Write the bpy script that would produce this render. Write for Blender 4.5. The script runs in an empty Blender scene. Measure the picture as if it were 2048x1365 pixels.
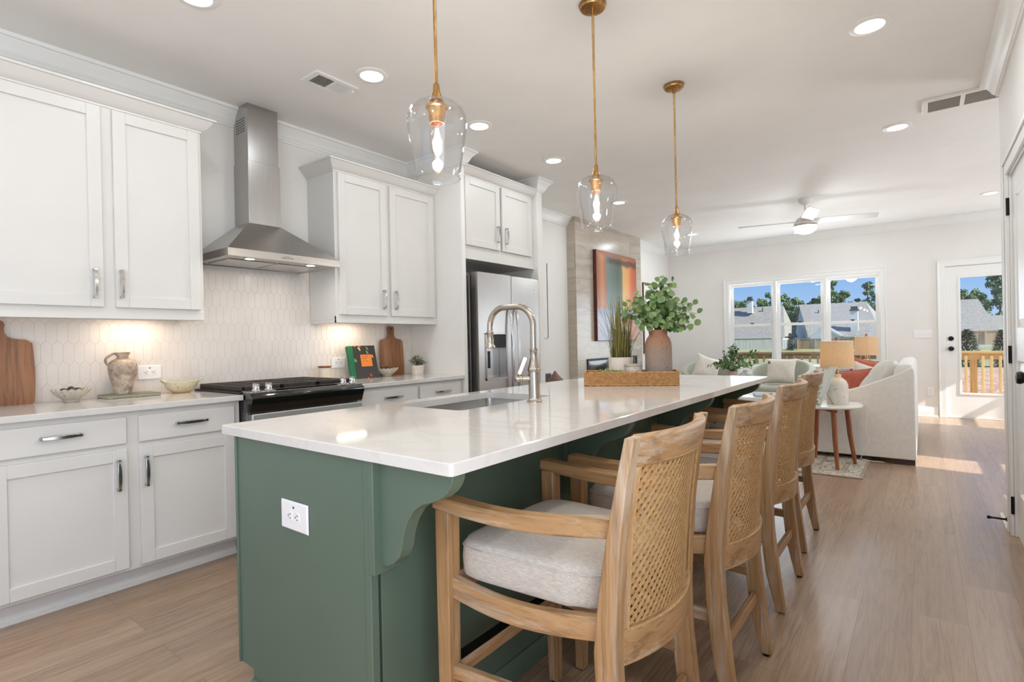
import bpy, bmesh, math, random
from mathutils import Matrix, Vector

R = math.radians
COL = bpy.context.scene.collection
SC = bpy.context.scene

# ------------------------------------------------------------------ constants of the place
XW, FY, HC = -3.71, 9.58, 2.80        # left wall, far wall, ceiling
XR, YR = .40, 4.60                    # right wall of the kitchen and where it ends
XL, YB = 2.30, -3.2                   # right wall of the living room, wall behind

# ------------------------------------------------------------------ camera
def setup_camera():
    f, yaw, pitch, roll = 1068.5, .6566, -.0035, .0210
    cyw, syw = math.cos(yaw), math.sin(yaw)
    fwd = Vector((-syw*math.cos(pitch), cyw*math.cos(pitch), math.sin(pitch)))
    right = Vector((cyw, syw, 0)); down = fwd.cross(right)
    c, s = math.cos(roll), math.sin(roll)
    r2 = c*right + s*down; d2 = -s*right + c*down
    cd = bpy.data.cameras.new('camera'); cam = bpy.data.objects.new('camera', cd); COL.objects.link(cam)
    cd.sensor_width = 36; cd.lens = f*36/2048; cd.shift_y = 5.46/2048
    cd.clip_start = .02; cd.clip_end = 600
    m = Matrix((r2, -d2, -fwd)).transposed().to_4x4()
    m.translation = (0, 0, 1.1825)
    cam.matrix_world = m
    SC.camera = cam
setup_camera()

# ------------------------------------------------------------------ world, sun, exposure
SC.view_settings.view_transform = 'Standard'
SC.view_settings.look = 'None'
SC.view_settings.exposure = 0.0
SC.view_settings.gamma = 1.0
SC.view_settings.use_curve_mapping = False
SC.cycles.use_denoising = True
SC.cycles.max_bounces = 12
SC.cycles.diffuse_bounces = 6
SC.cycles.glossy_bounces = 5
SC.cycles.transparent_max_bounces = 16
SC.cycles.transmission_bounces = 6
SC.cycles.caustics_reflective = False
SC.cycles.caustics_refractive = False
SC.cycles.sample_clamp_indirect = 4.0

def setup_world():
    w = bpy.data.worlds.new('sky'); SC.world = w; w.use_nodes = True
    nt = w.node_tree; nt.nodes.clear()
    out = nt.nodes.new('ShaderNodeOutputWorld'); bg = nt.nodes.new('ShaderNodeBackground')
    tc = nt.nodes.new('ShaderNodeTexCoord'); sep = nt.nodes.new('ShaderNodeSeparateXYZ')
    rp = nt.nodes.new('ShaderNodeValToRGB')
    nt.links.new(tc.outputs['Generated'], sep.inputs[0]); nt.links.new(sep.outputs['Z'], rp.inputs[0])
    e = rp.color_ramp.elements
    e[0].position = 0.0; e[0].color = (.50, .70, .95, 1)
    e[1].position = 1.0; e[1].color = (.12, .30, .75, 1)
    k = rp.color_ramp.elements.new(.12); k.color = (.21, .46, .92, 1)
    nt.links.new(rp.outputs[0], bg.inputs[0]); bg.inputs[1].default_value = 1.0
    nt.links.new(bg.outputs[0], out.inputs[0])
setup_world()

def setup_sun():
    ld = bpy.data.lights.new('sun', 'SUN'); ld.energy = 9.0; ld.angle = R(.6); ld.color = (1, .98, .94)
    o = bpy.data.objects.new('sun', ld); COL.objects.link(o)
    el = R(36); d = Vector((-1, .15, 0)).normalized()*math.cos(el) + Vector((0, 0, -math.sin(el)))
    o.rotation_euler = d.to_track_quat('-Z', 'Y').to_euler(); o.location = (8, 5, 8)
setup_sun()

DOWNLIGHT_W = 4.7

def daylight(name, loc, rot, sx, sy, watts, col):
    ld = bpy.data.lights.new(name, 'AREA'); ld.shape = 'RECTANGLE'; ld.size = sx; ld.size_y = sy; ld.energy = watts; ld.color = col
    o = bpy.data.objects.new(name, ld); COL.objects.link(o); o.location = loc; o.rotation_euler = rot
# area lights at the living room windows, plus added fill at two unseen openings
daylight('fill_back_opening', (-1.6, -3.19, 1.25), (R(110), 0, 0), 3.4, 2.3, 16, (.83, .915, 1))
daylight('fill_right_opening', (XR+.06, -.85, 1.3), (0, R(120), 0), 2.0, 3.2, 62, (.89, .945, 1))
daylight('daylight_triple_window', (-1.58, FY-.03, 1.38), (R(-100), 0, 0), 2.1, 1.4, 36, (.82, .91, 1))
daylight('daylight_side_window', (XL-.02, 5.85, 1.32), (0, R(100), 0), 1.4, .55, 26, (.83, .915, 1))
daylight('daylight_side_window_far', (XL-.02, 8.93, 1.3), (0, R(100), 0), 1.4, .82, 24, (.83, .915, 1))

# ------------------------------------------------------------------ materials
def lin(c):
    return tuple((v/255/12.92 if v/255 <= .04045 else ((v/255+.055)/1.055)**2.4) for v in c) + (1,)
MATS = {}
def newmat(name):
    m = bpy.data.materials.new(name); m.use_nodes = True
    nt = m.node_tree; b = nt.nodes['Principled BSDF']
    return m, nt, b
def N(nt, t, **kw):
    n = nt.nodes.new(t)
    for k, v in kw.items():
        if k in n.inputs: n.inputs[k].default_value = v
        else: setattr(n, k, v)
    return n
def coords(nt, scale=(1, 1, 1), rot=(0, 0, 0)):
    tc = N(nt, 'ShaderNodeTexCoord'); mp = N(nt, 'ShaderNodeMapping')
    mp.inputs['Scale'].default_value = scale; mp.inputs['Rotation'].default_value = rot
    nt.links.new(tc.outputs['Object'], mp.inputs[0]); return mp.outputs[0]
def ramp(nt, fac, stops, interp='LINEAR'):
    r = N(nt, 'ShaderNodeValToRGB'); r.color_ramp.interpolation = interp
    el = r.color_ramp.elements
    while len(el) > 1: el.remove(el[-1])
    el[0].position = stops[0][0]; el[0].color = stops[0][1]
    for p, c in stops[1:]:
        k = el.new(p); k.color = c
    nt.links.new(fac, r.inputs[0]); return r.outputs[0]
def mixc(nt, fac, a, b, blend='MIX'):
    m = N(nt, 'ShaderNodeMix'); m.data_type = 'RGBA'; m.blend_type = blend
    if isinstance(fac, (int, float)): m.inputs[0].default_value = fac
    else: nt.links.new(fac, m.inputs[0])
    for i, v in ((6, a), (7, b)):
        if isinstance(v, tuple): m.inputs[i].default_value = v
        else: nt.links.new(v, m.inputs[i])
    return m.outputs[2]
def noise(nt, vec, scale=5, detail=3, rough=.5, dist=0):
    n = N(nt, 'ShaderNodeTexNoise'); n.inputs['Scale'].default_value = scale
    n.inputs['Detail'].default_value = detail; n.inputs['Roughness'].default_value = rough
    n.inputs['Distortion'].default_value = dist
    nt.links.new(vec, n.inputs['Vector']); return n.outputs['Fac']
def bump(nt, b, h, strength=.2, dist=.002):
    n = N(nt, 'ShaderNodeBump'); n.inputs['Strength'].default_value = strength; n.inputs['Distance'].default_value = dist
    nt.links.new(h, n.inputs['Height']); nt.links.new(n.outputs[0], b.inputs['Normal'])
def mat(name, c1, c2=None, rough=.5, metal=0, scale=6, stretch=(1, 1, 1), bmp=0, bscale=None, lo=.35, hi=.65, coat=0, spec=None, detail=3, bdist=.002, sheen=0):
    if name in MATS: return MATS[name]
    m, nt, b = newmat(name)
    v = coords(nt, stretch); n = noise(nt, v, scale, detail)
    a = lin(c1); c = lin(c2) if c2 else tuple(x*.97 for x in a[:3])+(1,)
    nt.links.new(ramp(nt, n, [(lo, a), (hi, c)]), b.inputs['Base Color'])
    b.inputs['Roughness'].default_value = rough; b.inputs['Metallic'].default_value = metal
    if coat: b.inputs['Coat Weight'].default_value = coat; b.inputs['Coat Roughness'].default_value = .05
    if spec is not None: b.inputs['Specular IOR Level'].default_value = spec
    if sheen: b.inputs['Sheen Weight'].default_value = sheen
    if bmp:
        n2 = noise(nt, v, bscale or scale*8, 2); bump(nt, b, n2, bmp, bdist)
    MATS[name] = m; return m

def wood(name, dark, mid, light, axis='z', wash=None, amount=.5, rough=.5, scale=1.0):
    key = name+'_'+axis
    if key in MATS: return MATS[key]
    m, nt, b = newmat(key)
    st = {'x': (.035, 1, 1), 'y': (1, .035, 1), 'z': (1, 1, .035)}[axis]
    v = coords(nt, tuple(s*scale for s in st))
    g = noise(nt, v, 70, 5, .65, .25)
    g2 = noise(nt, v, 16, 3, .5, .5)
    c = ramp(nt, g2, [(.3, lin(mid)), (.7, lin(light))])
    f = ramp(nt, g, [(.36, (1, 1, 1, 1)), (.52, (0, 0, 0, 1))])
    f2 = N(nt, 'ShaderNodeMath', operation='MULTIPLY'); nt.links.new(f, f2.inputs[0]); f2.inputs[1].default_value = .55
    c = mixc(nt, f2.outputs[0], c, lin(dark))
    if wash:
        vv = coords(nt, tuple(s*scale*1.0 if s < 1 else s*.5 for s in st))
        p = noise(nt, vv, 26, 6, .75, .3)
        pf = ramp(nt, p, [(.50, (0, 0, 0, 1)), (.64, (amount,)*3+(1,))])
        c = mixc(nt, pf, c, lin(wash))
    nt.links.new(c, b.inputs['Base Color']); b.inputs['Roughness'].default_value = rough
    bump(nt, b, g, .25, .0012)
    MATS[key] = m; return m

def glassmat(name, tint=(1, 1, 1, 1), lo=.04, hi=.9, rough=0.0):
    """thin clear glass: passes light straight through, reflects by Fresnel"""
    m = bpy.data.materials.new(name); m.use_nodes = True; nt = m.node_tree; nt.nodes.clear()
    o = N(nt, 'ShaderNodeOutputMaterial'); mx = N(nt, 'ShaderNodeMixShader')
    t = N(nt, 'ShaderNodeBsdfTransparent'); g = N(nt, 'ShaderNodeBsdfGlossy')
    t.inputs[0].default_value = tint; g.inputs['Roughness'].default_value = rough
    lw = N(nt, 'ShaderNodeLayerWeight'); lw.inputs['Blend'].default_value = .5
    mr = N(nt, 'ShaderNodeMapRange'); 
    pw = N(nt, 'ShaderNodeMath', operation='POWER'); pw.inputs[1].default_value = 4.0
    nt.links.new(lw.outputs['Facing'], pw.inputs[0]); nt.links.new(pw.outputs[0], mr.inputs[0])
    mr.inputs[3].default_value = lo; mr.inputs[4].default_value = hi
    nt.links.new(mr.outputs[0], mx.inputs[0]); nt.links.new(t.outputs[0], mx.inputs[1]); nt.links.new(g.outputs[0], mx.inputs[2])
    nt.links.new(mx.outputs[0], o.inputs[0]); return m
def emit(name, col, strength):
    m, nt, b = newmat(name)
    b.inputs['Base Color'].default_value = (.8, .8, .8, 1)
    b.inputs['Emission Color'].default_value = lin(col); b.inputs['Emission Strength'].default_value = strength
    return m

# ------------------------------------------------------------------ mesh builder
class MB:
    def __init__(s): s.v = []; s.f = []; s.mi = []; s.cur = 0
    def add(s, vs, fs):
        o = len(s.v); s.v += [tuple(v) for v in vs]
        for f in fs: s.f.append(tuple(i+o for i in f)); s.mi.append(s.cur)
        return s
    def box(s, x0, y0, z0, x1, y1, z1):
        x0, x1 = min(x0, x1), max(x0, x1); y0, y1 = min(y0, y1), max(y0, y1); z0, z1 = min(z0, z1), max(z0, z1)
        return s.add([(x0, y0, z0), (x1, y0, z0), (x1, y1, z0), (x0, y1, z0), (x0, y0, z1), (x1, y0, z1), (x1, y1, z1), (x0, y1, z1)],
                     [(0, 3, 2, 1), (4, 5, 6, 7), (0, 1, 5, 4), (1, 2, 6, 5), (2, 3, 7, 6), (3, 0, 4, 7)])
    def prism(s, poly, axis, a, b):
        def P(u, w, t): return {'x': (t, u, w), 'y': (u, t, w), 'z': (u, w, t)}[axis]
        n = len(poly); vs = [P(u, w, a) for u, w in poly] + [P(u, w, b) for u, w in poly]
        return s.add(vs, [tuple(range(n)), tuple(range(2*n-1, n-1, -1))] + [(i, (i+1) % n, n+(i+1) % n, n+i) for i in range(n)])
    def frame(s, ax, a0, b0, a1, b1, w, d0, d1):
        """rectangular ring without overlaps; ax = depth axis; (a,b) = the two other axes in order; w = (left, right, bottom, top)"""
        l, r, bo, to = w if isinstance(w, tuple) else (w,)*4
        O = [(a0, b0), (a1, b0), (a1, b1), (a0, b1)]; I = [(a0+l, b0+bo), (a1-r, b0+bo), (a1-r, b1-to), (a0+l, b1-to)]
        P = {'x': lambda u, v, t: (t, u, v), 'y': lambda u, v, t: (u, t, v), 'z': lambda u, v, t: (u, v, t)}[ax]
        vs = [P(u, v, t) for Q in (O, I) for t in (d0, d1) for u, v in Q]; fs = []
        for i in range(4):
            j = (i+1) % 4; fs += [(i, j, 8+j, 8+i), (4+i, 12+i, 12+j, 4+j), (i, 4+i, 4+j, j), (8+i, 8+j, 12+j, 12+i)]
        return s.add(vs, fs)
    def loft(s, secs, cap=True, closed=False):
        n = len(secs[0]); m = len(secs); vs = [p for q in secs for p in q]; fs = []
        for j in range(m if closed else m-1):
            k = (j+1) % m
            for i in range(n): fs.append((j*n+i, j*n+(i+1) % n, k*n+(i+1) % n, k*n+i))
        if cap and not closed: fs += [tuple(range(n-1, -1, -1)), tuple((m-1)*n+i for i in range(n))]
        return s.add(vs, fs)
    def lathe(s, prof, c=(0, 0, 0), n=32, axis='z', ring=False):
        secs = []
        for r, z in prof:
            q = []
            for i in range(n):
                a = 2*math.pi*i/n; x, y = max(r, 1e-5)*math.cos(a), max(r, 1e-5)*math.sin(a)
                p = {'z': (x, y, z), 'x': (z, x, y), 'y': (y, z, x)}[axis]
                q.append((p[0]+c[0], p[1]+c[1], p[2]+c[2]))
            secs.append(q)
        return s.loft(secs, not ring, ring)
    def tube(s, pts, r, n=8, cap=True, closed=False):
        pts = [Vector(p) for p in pts]; m = len(pts); secs = []; up = None
        for i, p in enumerate(pts):
            a = pts[i-1] if (i > 0 or closed) else p
            b = pts[(i+1) % m] if (i < m-1 or closed) else p
            t = (b-a).normalized() if (b-a).length > 1e-9 else Vector((0, 0, 1))
            if up is None: up = Vector((0, 0, 1)) if abs(t.z) < .9 else Vector((1, 0, 0))
            u = (up - t*up.dot(t))
            if u.length < 1e-6: u = t.orthogonal()
            u.normalize(); w = t.cross(u); up = u
            rr = r[i] if isinstance(r, list) else r
            ru, rw = (rr if isinstance(rr, tuple) else (rr, rr))
            secs.append([tuple(p + u*ru*math.cos(2*math.pi*k/n) + w*rw*math.sin(2*math.pi*k/n)) for k in range(n)])
        return s.loft(secs, cap, closed)
    def bar(s, pts, w, h, side=None):
        """rectangular bar along pts; w along 'side' direction, h along the third"""
        pts = [Vector(p) for p in pts]; m = len(pts); secs = []
        for i, p in enumerate(pts):
            t = (pts[min(i+1, m-1)] - pts[max(i-1, 0)]).normalized()
            sd = Vector(side) if side else (Vector((0, 0, 1)).cross(t) if abs(t.z) < .9 else Vector((0, 1, 0)))
            sd = (sd - t*sd.dot(t)).normalized(); u = t.cross(sd)
            ww = w[i] if isinstance(w, (list, tuple)) else w; hh = h[i] if isinstance(h, (list, tuple)) else h
            secs.append([tuple(p+sd*a*ww/2+u*b*hh/2) for a, b in ((-1, -1), (1, -1), (1, 1), (-1, 1))])
        return s.loft(secs)
    def grid(s, fn, nu, nv, wrapu=False):
        vs = [fn(i/nu, j/nv) for j in range(nv+1) for i in range(nu + (0 if wrapu else 1))]
        w = nu if wrapu else nu+1; fs = []
        for j in range(nv):
            for i in range(nu):
                k = (i+1) % w if wrapu else i+1
                fs.append((j*w+i, j*w+k, (j+1)*w+k, (j+1)*w+i))
        return s.add(vs, fs)
    def slab(s, fn, th, nu, nv):
        """sheet fn(u,v)->point given thickness along its normals"""
        def nrm(u, v):
            e = 1e-3; a = Vector(fn(min(u+e, 1), v))-Vector(fn(max(u-e, 0), v)); b = Vector(fn(u, min(v+e, 1)))-Vector(fn(u, max(v-e, 0)))
            return a.cross(b).normalized()
        top, bot = [], []
        for j in range(nv+1):
            for i in range(nu+1):
                u, v = i/nu, j/nv; p = Vector(fn(u, v)); n = nrm(u, v)
                top.append(p+n*th/2); bot.append(p-n*th/2)
        w = nu+1; o = len(top); fs = []
        for j in range(nv):
            for i in range(nu):
                a, b, c, d = j*w+i, j*w+i+1, (j+1)*w+i+1, (j+1)*w+i
                fs += [(a, b, c, d), (o+d, o+c, o+b, o+a)]
        for i in range(nu): fs += [(i+1, i, o+i, o+i+1), (nv*w+i, nv*w+i+1, o+nv*w+i+1, o+nv*w+i)]
        for j in range(nv): fs += [(j*w, (j+1)*w, o+(j+1)*w, o+j*w), ((j+1)*w+nu, j*w+nu, o+j*w+nu, o+(j+1)*w+nu)]
        return s.add(top+bot, fs)
    def xf(s, M, start=0):
        for i in range(start, len(s.v)): s.v[i] = tuple(M @ Vector(s.v[i]))
        return s
    def build(s, name, mats, parent=None, bevel=0, smooth=None, seg=2, sub=0, local=False, recalc=True):
        me = bpy.data.meshes.new(name)
        off = Vector((0, 0, 0))
        if parent is not None and not local:
            p = parent
            while p is not None: off += p.location; p = p.parent
        me.from_pydata([tuple(Vector(v)-off) for v in s.v], [], s.f)
        if not isinstance(mats, (list, tuple)): mats = [mats]
        for m in mats: me.materials.append(m)
        me.polygons.foreach_set('material_index', s.mi)
        if recalc:
            bm = bmesh.new(); bm.from_mesh(me); bmesh.ops.recalc_face_normals(bm, faces=bm.faces); bm.to_mesh(me); bm.free()
        me.update()
        if smooth is None: smooth = 35
        if smooth:
            me.polygons.foreach_set('use_smooth', [True]*len(me.polygons)); me.set_sharp_from_angle(angle=R(smooth))
        o = bpy.data.objects.new(name, me); COL.objects.link(o)
        if parent is not None: o.parent = parent
        if bevel:
            b = o.modifiers.new('bevel', 'BEVEL'); b.width = bevel; b.segments = seg; b.limit_method = 'ANGLE'; b.angle_limit = R(40); b.harden_normals = False
        if sub:
            b = o.modifiers.new('sub', 'SUBSURF'); b.levels = sub; b.render_levels = sub
        return o

def thing(name, label, cat, loc=(0, 0, 0), group=None):
    o = bpy.data.objects.new(name, None); COL.objects.link(o); o.location = loc; o.empty_display_size = .1
    o['label'] = label; o['category'] = cat; o['kind'] = 'thing'
    if group: o['group'] = group
    return o
def tag(o, label, cat, group=None, kind=None):
    o['label'] = label; o['category'] = cat
    if group: o['group'] = group
    if kind: o['kind'] = kind
    return o
def struct(name, mb, m, label, cat, **kw):
    o = mb.build(name, m, **kw); o['kind'] = 'structure'; o['label'] = label; o['category'] = cat; return o
def dup(root, loc=None, rz=None, label=None, group=None):
    def cp(o, par):
        c = o.copy(); COL.objects.link(c)
        if par is not None: c.parent = par
        for ch in list(o.children): cp(ch, c)
        return c
    r = cp(root, None)
    if loc is not None: r.location = loc
    if rz is not None: r.rotation_euler = (0, 0, rz)
    if label: r['label'] = label
    if group: r['group'] = group
    return r
def moulding(path, prof, mb=None, closed=False):
    """sweep a moulding: path = plan points (x,y); prof = (offset to the left of the path, z)"""
    mb = mb or MB(); P = [Vector(p) for p in path]; n = len(P); secs = []
    def nl(a, b): d = (b-a).normalized(); return Vector((-d.y, d.x))
    for i in range(n):
        if closed or 0 < i < n-1:
            n1 = nl(P[i-1], P[i]); n2 = nl(P[i], P[(i+1) % n]); mm = (n1+n2); mm = mm/mm.dot(n1) if mm.length > 1e-6 else n1
        elif i == 0: mm = nl(P[0], P[1])
        else: mm = nl(P[-2], P[-1])
        secs.append([(P[i].x+mm.x*o, P[i].y+mm.y*o, z) for o, z in prof])
    return mb.loft(secs, True, closed)
# ------------------------------------------------------------------ palette
M_wall = mat('wall_paint', (234, 231, 226), (231, 228, 223), .7, scale=3, bmp=.05, bscale=300)
M_ceil = mat('ceiling_paint', (240, 238, 235), (237, 235, 232), .85, scale=3, bmp=.06, bscale=200)
M_trim = mat('trim_white', (238, 237, 234), (235, 234, 231), .35, scale=3)
M_cab = mat('cabinet_white', (221, 218, 213), (218, 215, 210), .38, scale=2.5)
M_green = mat('island_green', (91, 109, 94), (88, 106, 91), .42, scale=3, bmp=.03, bscale=300)
M_black = mat('black_metal', (28, 26, 25), (38, 35, 33), .4, .6, scale=20)
M_blackgloss = mat('black_enamel', (10, 10, 10), (16, 15, 15), .08, scale=20, coat=.6)
M_iron = mat('cast_iron', (62, 55, 50), (50, 44, 41), .5, .35, scale=40, bmp=.15)
M_steel = mat('brushed_steel', (190, 186, 181), (180, 176, 171), .27, 1, scale=8, stretch=(30, .6, 30), lo=.3, hi=.7, bmp=.04, bscale=40)
M_steelv = mat('brushed_steel_vertical', (184, 181, 178), (177, 174, 171), .28, 1, scale=8, stretch=(30, 30, .5), lo=.3, hi=.7, bmp=.04, bscale=40)
M_steeld = mat('dark_grey_steel', (128, 125, 122), (116, 113, 110), .45, .5, scale=10)
M_nickel = mat('brushed_nickel', (186, 176, 163), (170, 160, 148), .26, 1, scale=10, stretch=(6, 6, 60))
M_chrome = mat('satin_chrome', (205, 203, 200), (190, 188, 186), .18, 1, scale=12)
M_brass = mat('aged_brass', (196, 156, 104), (166, 126, 80), .30, 1, scale=14, stretch=(8, 8, 2))
M_plastic = mat('white_plastic', (240, 239, 238), (237, 236, 235), .3, scale=4)
M_slot = mat('dark_slot', (52, 48, 46), (44, 41, 40), .6, scale=20)
M_void = mat('vent_shadow_grey', (104, 99, 93), (92, 88, 83), .8, scale=20)
M_lens = emit('downlight_lens', (255, 246, 232), 6.0)
M_hoodlens = emit('hood_lens', (255, 244, 224), 5.0)
M_fanlens = emit('fan_globe', (255, 250, 240), 3.2)
M_bulb = emit('filament_glow', (255, 208, 130), 26.0)
M_glass = glassmat('clear_glass', (.98, .98, .98, 1), .06, .9)
M_bulbglass = glassmat('bulb_glass', (1, .97, .92, 1), .03, .5)
M_pane = glassmat('window_glass', (.97, .98, .975, 1), .03, .6)
M_walnut = {a: wood('acacia', (74, 44, 28), (134, 88, 58), (166, 116, 80), a, scale=.7) for a in 'z'}
def oak(a): return wood('washed_oak', (104, 72, 44), (162, 122, 80), (182, 144, 100), a, wash=(208, 198, 184), amount=.5, scale=1.0)
M_legwood = wood('walnut_leg', (92, 48, 26), (138, 78, 46), (160, 96, 60), 'z')
M_linen = mat('oat_linen', (205, 197, 187), (176, 167, 157), .9, scale=55, stretch=(1, 6, 6), bmp=.35, bscale=120, lo=.3, hi=.72, sheen=.2)
M_white_fab = mat('white_upholstery', (228, 224, 219), (222, 218, 212), .9, scale=30, bmp=.15, bscale=250, sheen=.2)
M_cream_fab = mat('cream_linen', (226, 219, 208), (216, 208, 196), .9, scale=40, bmp=.2, bscale=200, sheen=.2)
M_sage_fab = mat('sage_chenille', (178, 178, 162), (162, 163, 148), .9, scale=60, stretch=(3, 1, 1), bmp=.3, bscale=160, sheen=.3)
M_rust_fab = mat('rust_linen', (188, 102, 78), (170, 88, 66), .9, scale=50, bmp=.25, bscale=200, sheen=.2)
M_blue_fab = mat('pale_blue_linen', (190, 198, 204), (178, 187, 194), .9, scale=50, bmp=.2, bscale=200)
M_terra = mat('terra_pot', (196, 186, 176), (186, 176, 166), .8, scale=20)
M_leaf = mat('eucalyptus_leaf', (100, 130, 70), (134, 156, 96), .55, scale=4, lo=.3, hi=.7)
M_leafd = mat('deep_leaf', (70, 104, 62), (104, 138, 84), .5, scale=6, lo=.3, hi=.7)
M_leafg = mat('grey_green_leaf', (122, 128, 112), (92, 102, 84), .6, scale=30)
M_leafy = mat('yellow_green_leaf', (176, 178, 116), (138, 150, 100), .6, scale=30)
M_grass = mat('dry_grass', (98, 104, 44), (138, 132, 66), .6, scale=9, lo=.3, hi=.7)
M_stem = mat('stem_brown', (104, 84, 60), (92, 96, 62), .7, scale=10)

def quartz():
    m, nt, b = newmat('white_quartz'); v = coords(nt)
    w = noise(nt, v, 1.6, 6, .6, 1.6)
    vein = ramp(nt, w, [(.47, (0, 0, 0, 1)), (.5, (.22, .22, .22, 1)), (.53, (0, 0, 0, 1))])
    sp = noise(nt, v, 260, 2)
    base = ramp(nt, sp, [(.3, lin((214, 210, 205))), (.7, lin((219, 215, 210)))])
    c = mixc(nt, vein, base, lin((196, 188, 181)))
    nt.links.new(c, b.inputs['Base Color']); b.inputs['Roughness'].default_value = .06
    b.inputs['Coat Weight'].default_value = .0; b.inputs['Coat Roughness'].default_value = .04
    return m
M_quartz = quartz()

def plank_floor():
    m, nt, b = newmat('oak_planks')
    tc = N(nt, 'ShaderNodeTexCoord'); mp = N(nt, 'ShaderNodeMapping'); mp.inputs['Rotation'].default_value = (0, 0, R(90)); mp.inputs['Location'].default_value = (.37, -.1275, 0)
    nt.links.new(tc.outputs['Object'], mp.inputs[0])
    br = N(nt, 'ShaderNodeTexBrick'); nt.links.new(mp.outputs[0], br.inputs['Vector'])
    br.offset = .37; br.offset_frequency = 2
    br.inputs['Scale'].default_value = 1; br.inputs['Brick Width'].default_value = 1.22; br.inputs['Row Height'].default_value = .1825
    br.inputs['Mortar Size'].default_value = .0012; br.inputs['Mortar Smooth'].default_value = .2; br.inputs['Bias'].default_value = 0
    br.inputs['Color1'].default_value = lin((170, 142, 117)); br.inputs['Color2'].default_value = lin((153, 127, 104)); br.inputs['Mortar'].default_value = lin((110, 86, 68))
    # each plank gets its own stretch of grain
    vm = N(nt, 'ShaderNodeMapping'); vm.inputs['Scale'].default_value = (1, .05, 1)
    ad = N(nt, 'ShaderNodeVectorMath', operation='ADD'); sc = N(nt, 'ShaderNodeVectorMath', operation='SCALE'); sc.inputs['Scale'].default_value = 9
    nt.links.new(br.outputs['Color'], sc.inputs[0]); nt.links.new(tc.outputs['Object'], ad.inputs[0]); nt.links.new(sc.outputs[0], ad.inputs[1]); nt.links.new(ad.outputs[0], vm.inputs[0])
    g = noise(nt, vm.outputs[0], 75, 6, .62, 1.1); g2 = noise(nt, vm.outputs[0], 9, 3, .5, .6)
    c = mixc(nt, ramp(nt, g, [(.40, (.62, .62, .62, 1)), (.56, (0, 0, 0, 1))]), br.outputs['Color'], lin((118, 90, 68)))
    c = mixc(nt, ramp(nt, g2, [(.35, (0, 0, 0, 1)), (.75, (.45, .45, .45, 1))]), c, lin((184, 155, 128)))
    nt.links.new(c, b.inputs['Base Color'])
    b.inputs['Coat Weight'].default_value = .35; b.inputs['Coat Roughness'].default_value = .22
    rr = ramp(nt, g, [(.3, (.30, .30, .30, 1)), (.7, (.40, .40, .40, 1))]); nt.links.new(rr, b.inputs['Roughness'])
    h = mixc(nt, br.outputs['Fac'], g, (0, 0, 0, 1)); bump(nt, b, h, .45, .0015)
    return m
M_floor = plank_floor()

def stone_tile():
    m, nt, b = newmat('stone_plank_tile')
    tc = N(nt, 'ShaderNodeTexCoord'); s = N(nt, 'ShaderNodeSeparateXYZ'); c = N(nt, 'ShaderNodeCombineXYZ')
    nt.links.new(tc.outputs['Object'], s.inputs[0])
    ad = N(nt, 'ShaderNodeMath', operation='ADD'); nt.links.new(s.outputs[0], ad.inputs[0]); nt.links.new(s.outputs[1], ad.inputs[1])
    nt.links.new(ad.outputs[0], c.inputs[0]); nt.links.new(s.outputs[2], c.inputs[1])
    br = N(nt, 'ShaderNodeTexBrick'); nt.links.new(c.outputs[0], br.inputs['Vector']); br.offset = .33
    br.inputs['Scale'].default_value = 1; br.inputs['Brick Width'].default_value = .61; br.inputs['Row Height'].default_value = .305
    br.inputs['Mortar Size'].default_value = .0018; br.inputs['Mortar Smooth'].default_value = .1
    br.inputs['Color1'].default_value = lin((192, 180, 165)); br.inputs['Color2'].default_value = lin((164, 152, 138)); br.inputs['Mortar'].default_value = lin((140, 130, 118))
    mp = N(nt, 'ShaderNodeMapping'); mp.inputs['Scale'].default_value = (.6, 3.4, 1)
    ad2 = N(nt, 'ShaderNodeVectorMath', operation='ADD'); nt.links.new(c.outputs[0], ad2.inputs[0]); nt.links.new(br.outputs['Color'], ad2.inputs[1]); nt.links.new(ad2.outputs[0], mp.inputs[0])
    n = noise(nt, mp.outputs[0], 3.2, 5, .6, 1.4)
    col = mixc(nt, ramp(nt, n, [(.38, (0, 0, 0, 1)), (.62, (.6, .6, .6, 1))]), br.outputs['Color'], lin((200, 190, 176)))
    n2 = noise(nt, mp.outputs[0], 5, 4, .6, 2.0)
    col = mixc(nt, ramp(nt, n2, [(.49, (0, 0, 0, 1)), (.505, (.35, .35, .35, 1)), (.52, (0, 0, 0, 1))]), col, lin((146, 130, 112)))
    nt.links.new(col, b.inputs['Base Color']); b.inputs['Roughness'].default_value = .22
    bump(nt, b, br.outputs['Fac'], .15, .001); return m
M_stone = stone_tile()
M_tile = mat('picket_tile', (232, 225, 218), (228, 220, 213), .24, scale=9, bmp=.02, bscale=14)
M_grout = mat('tile_grout', (222, 213, 205), (216, 207, 199), .9, scale=60)

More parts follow.
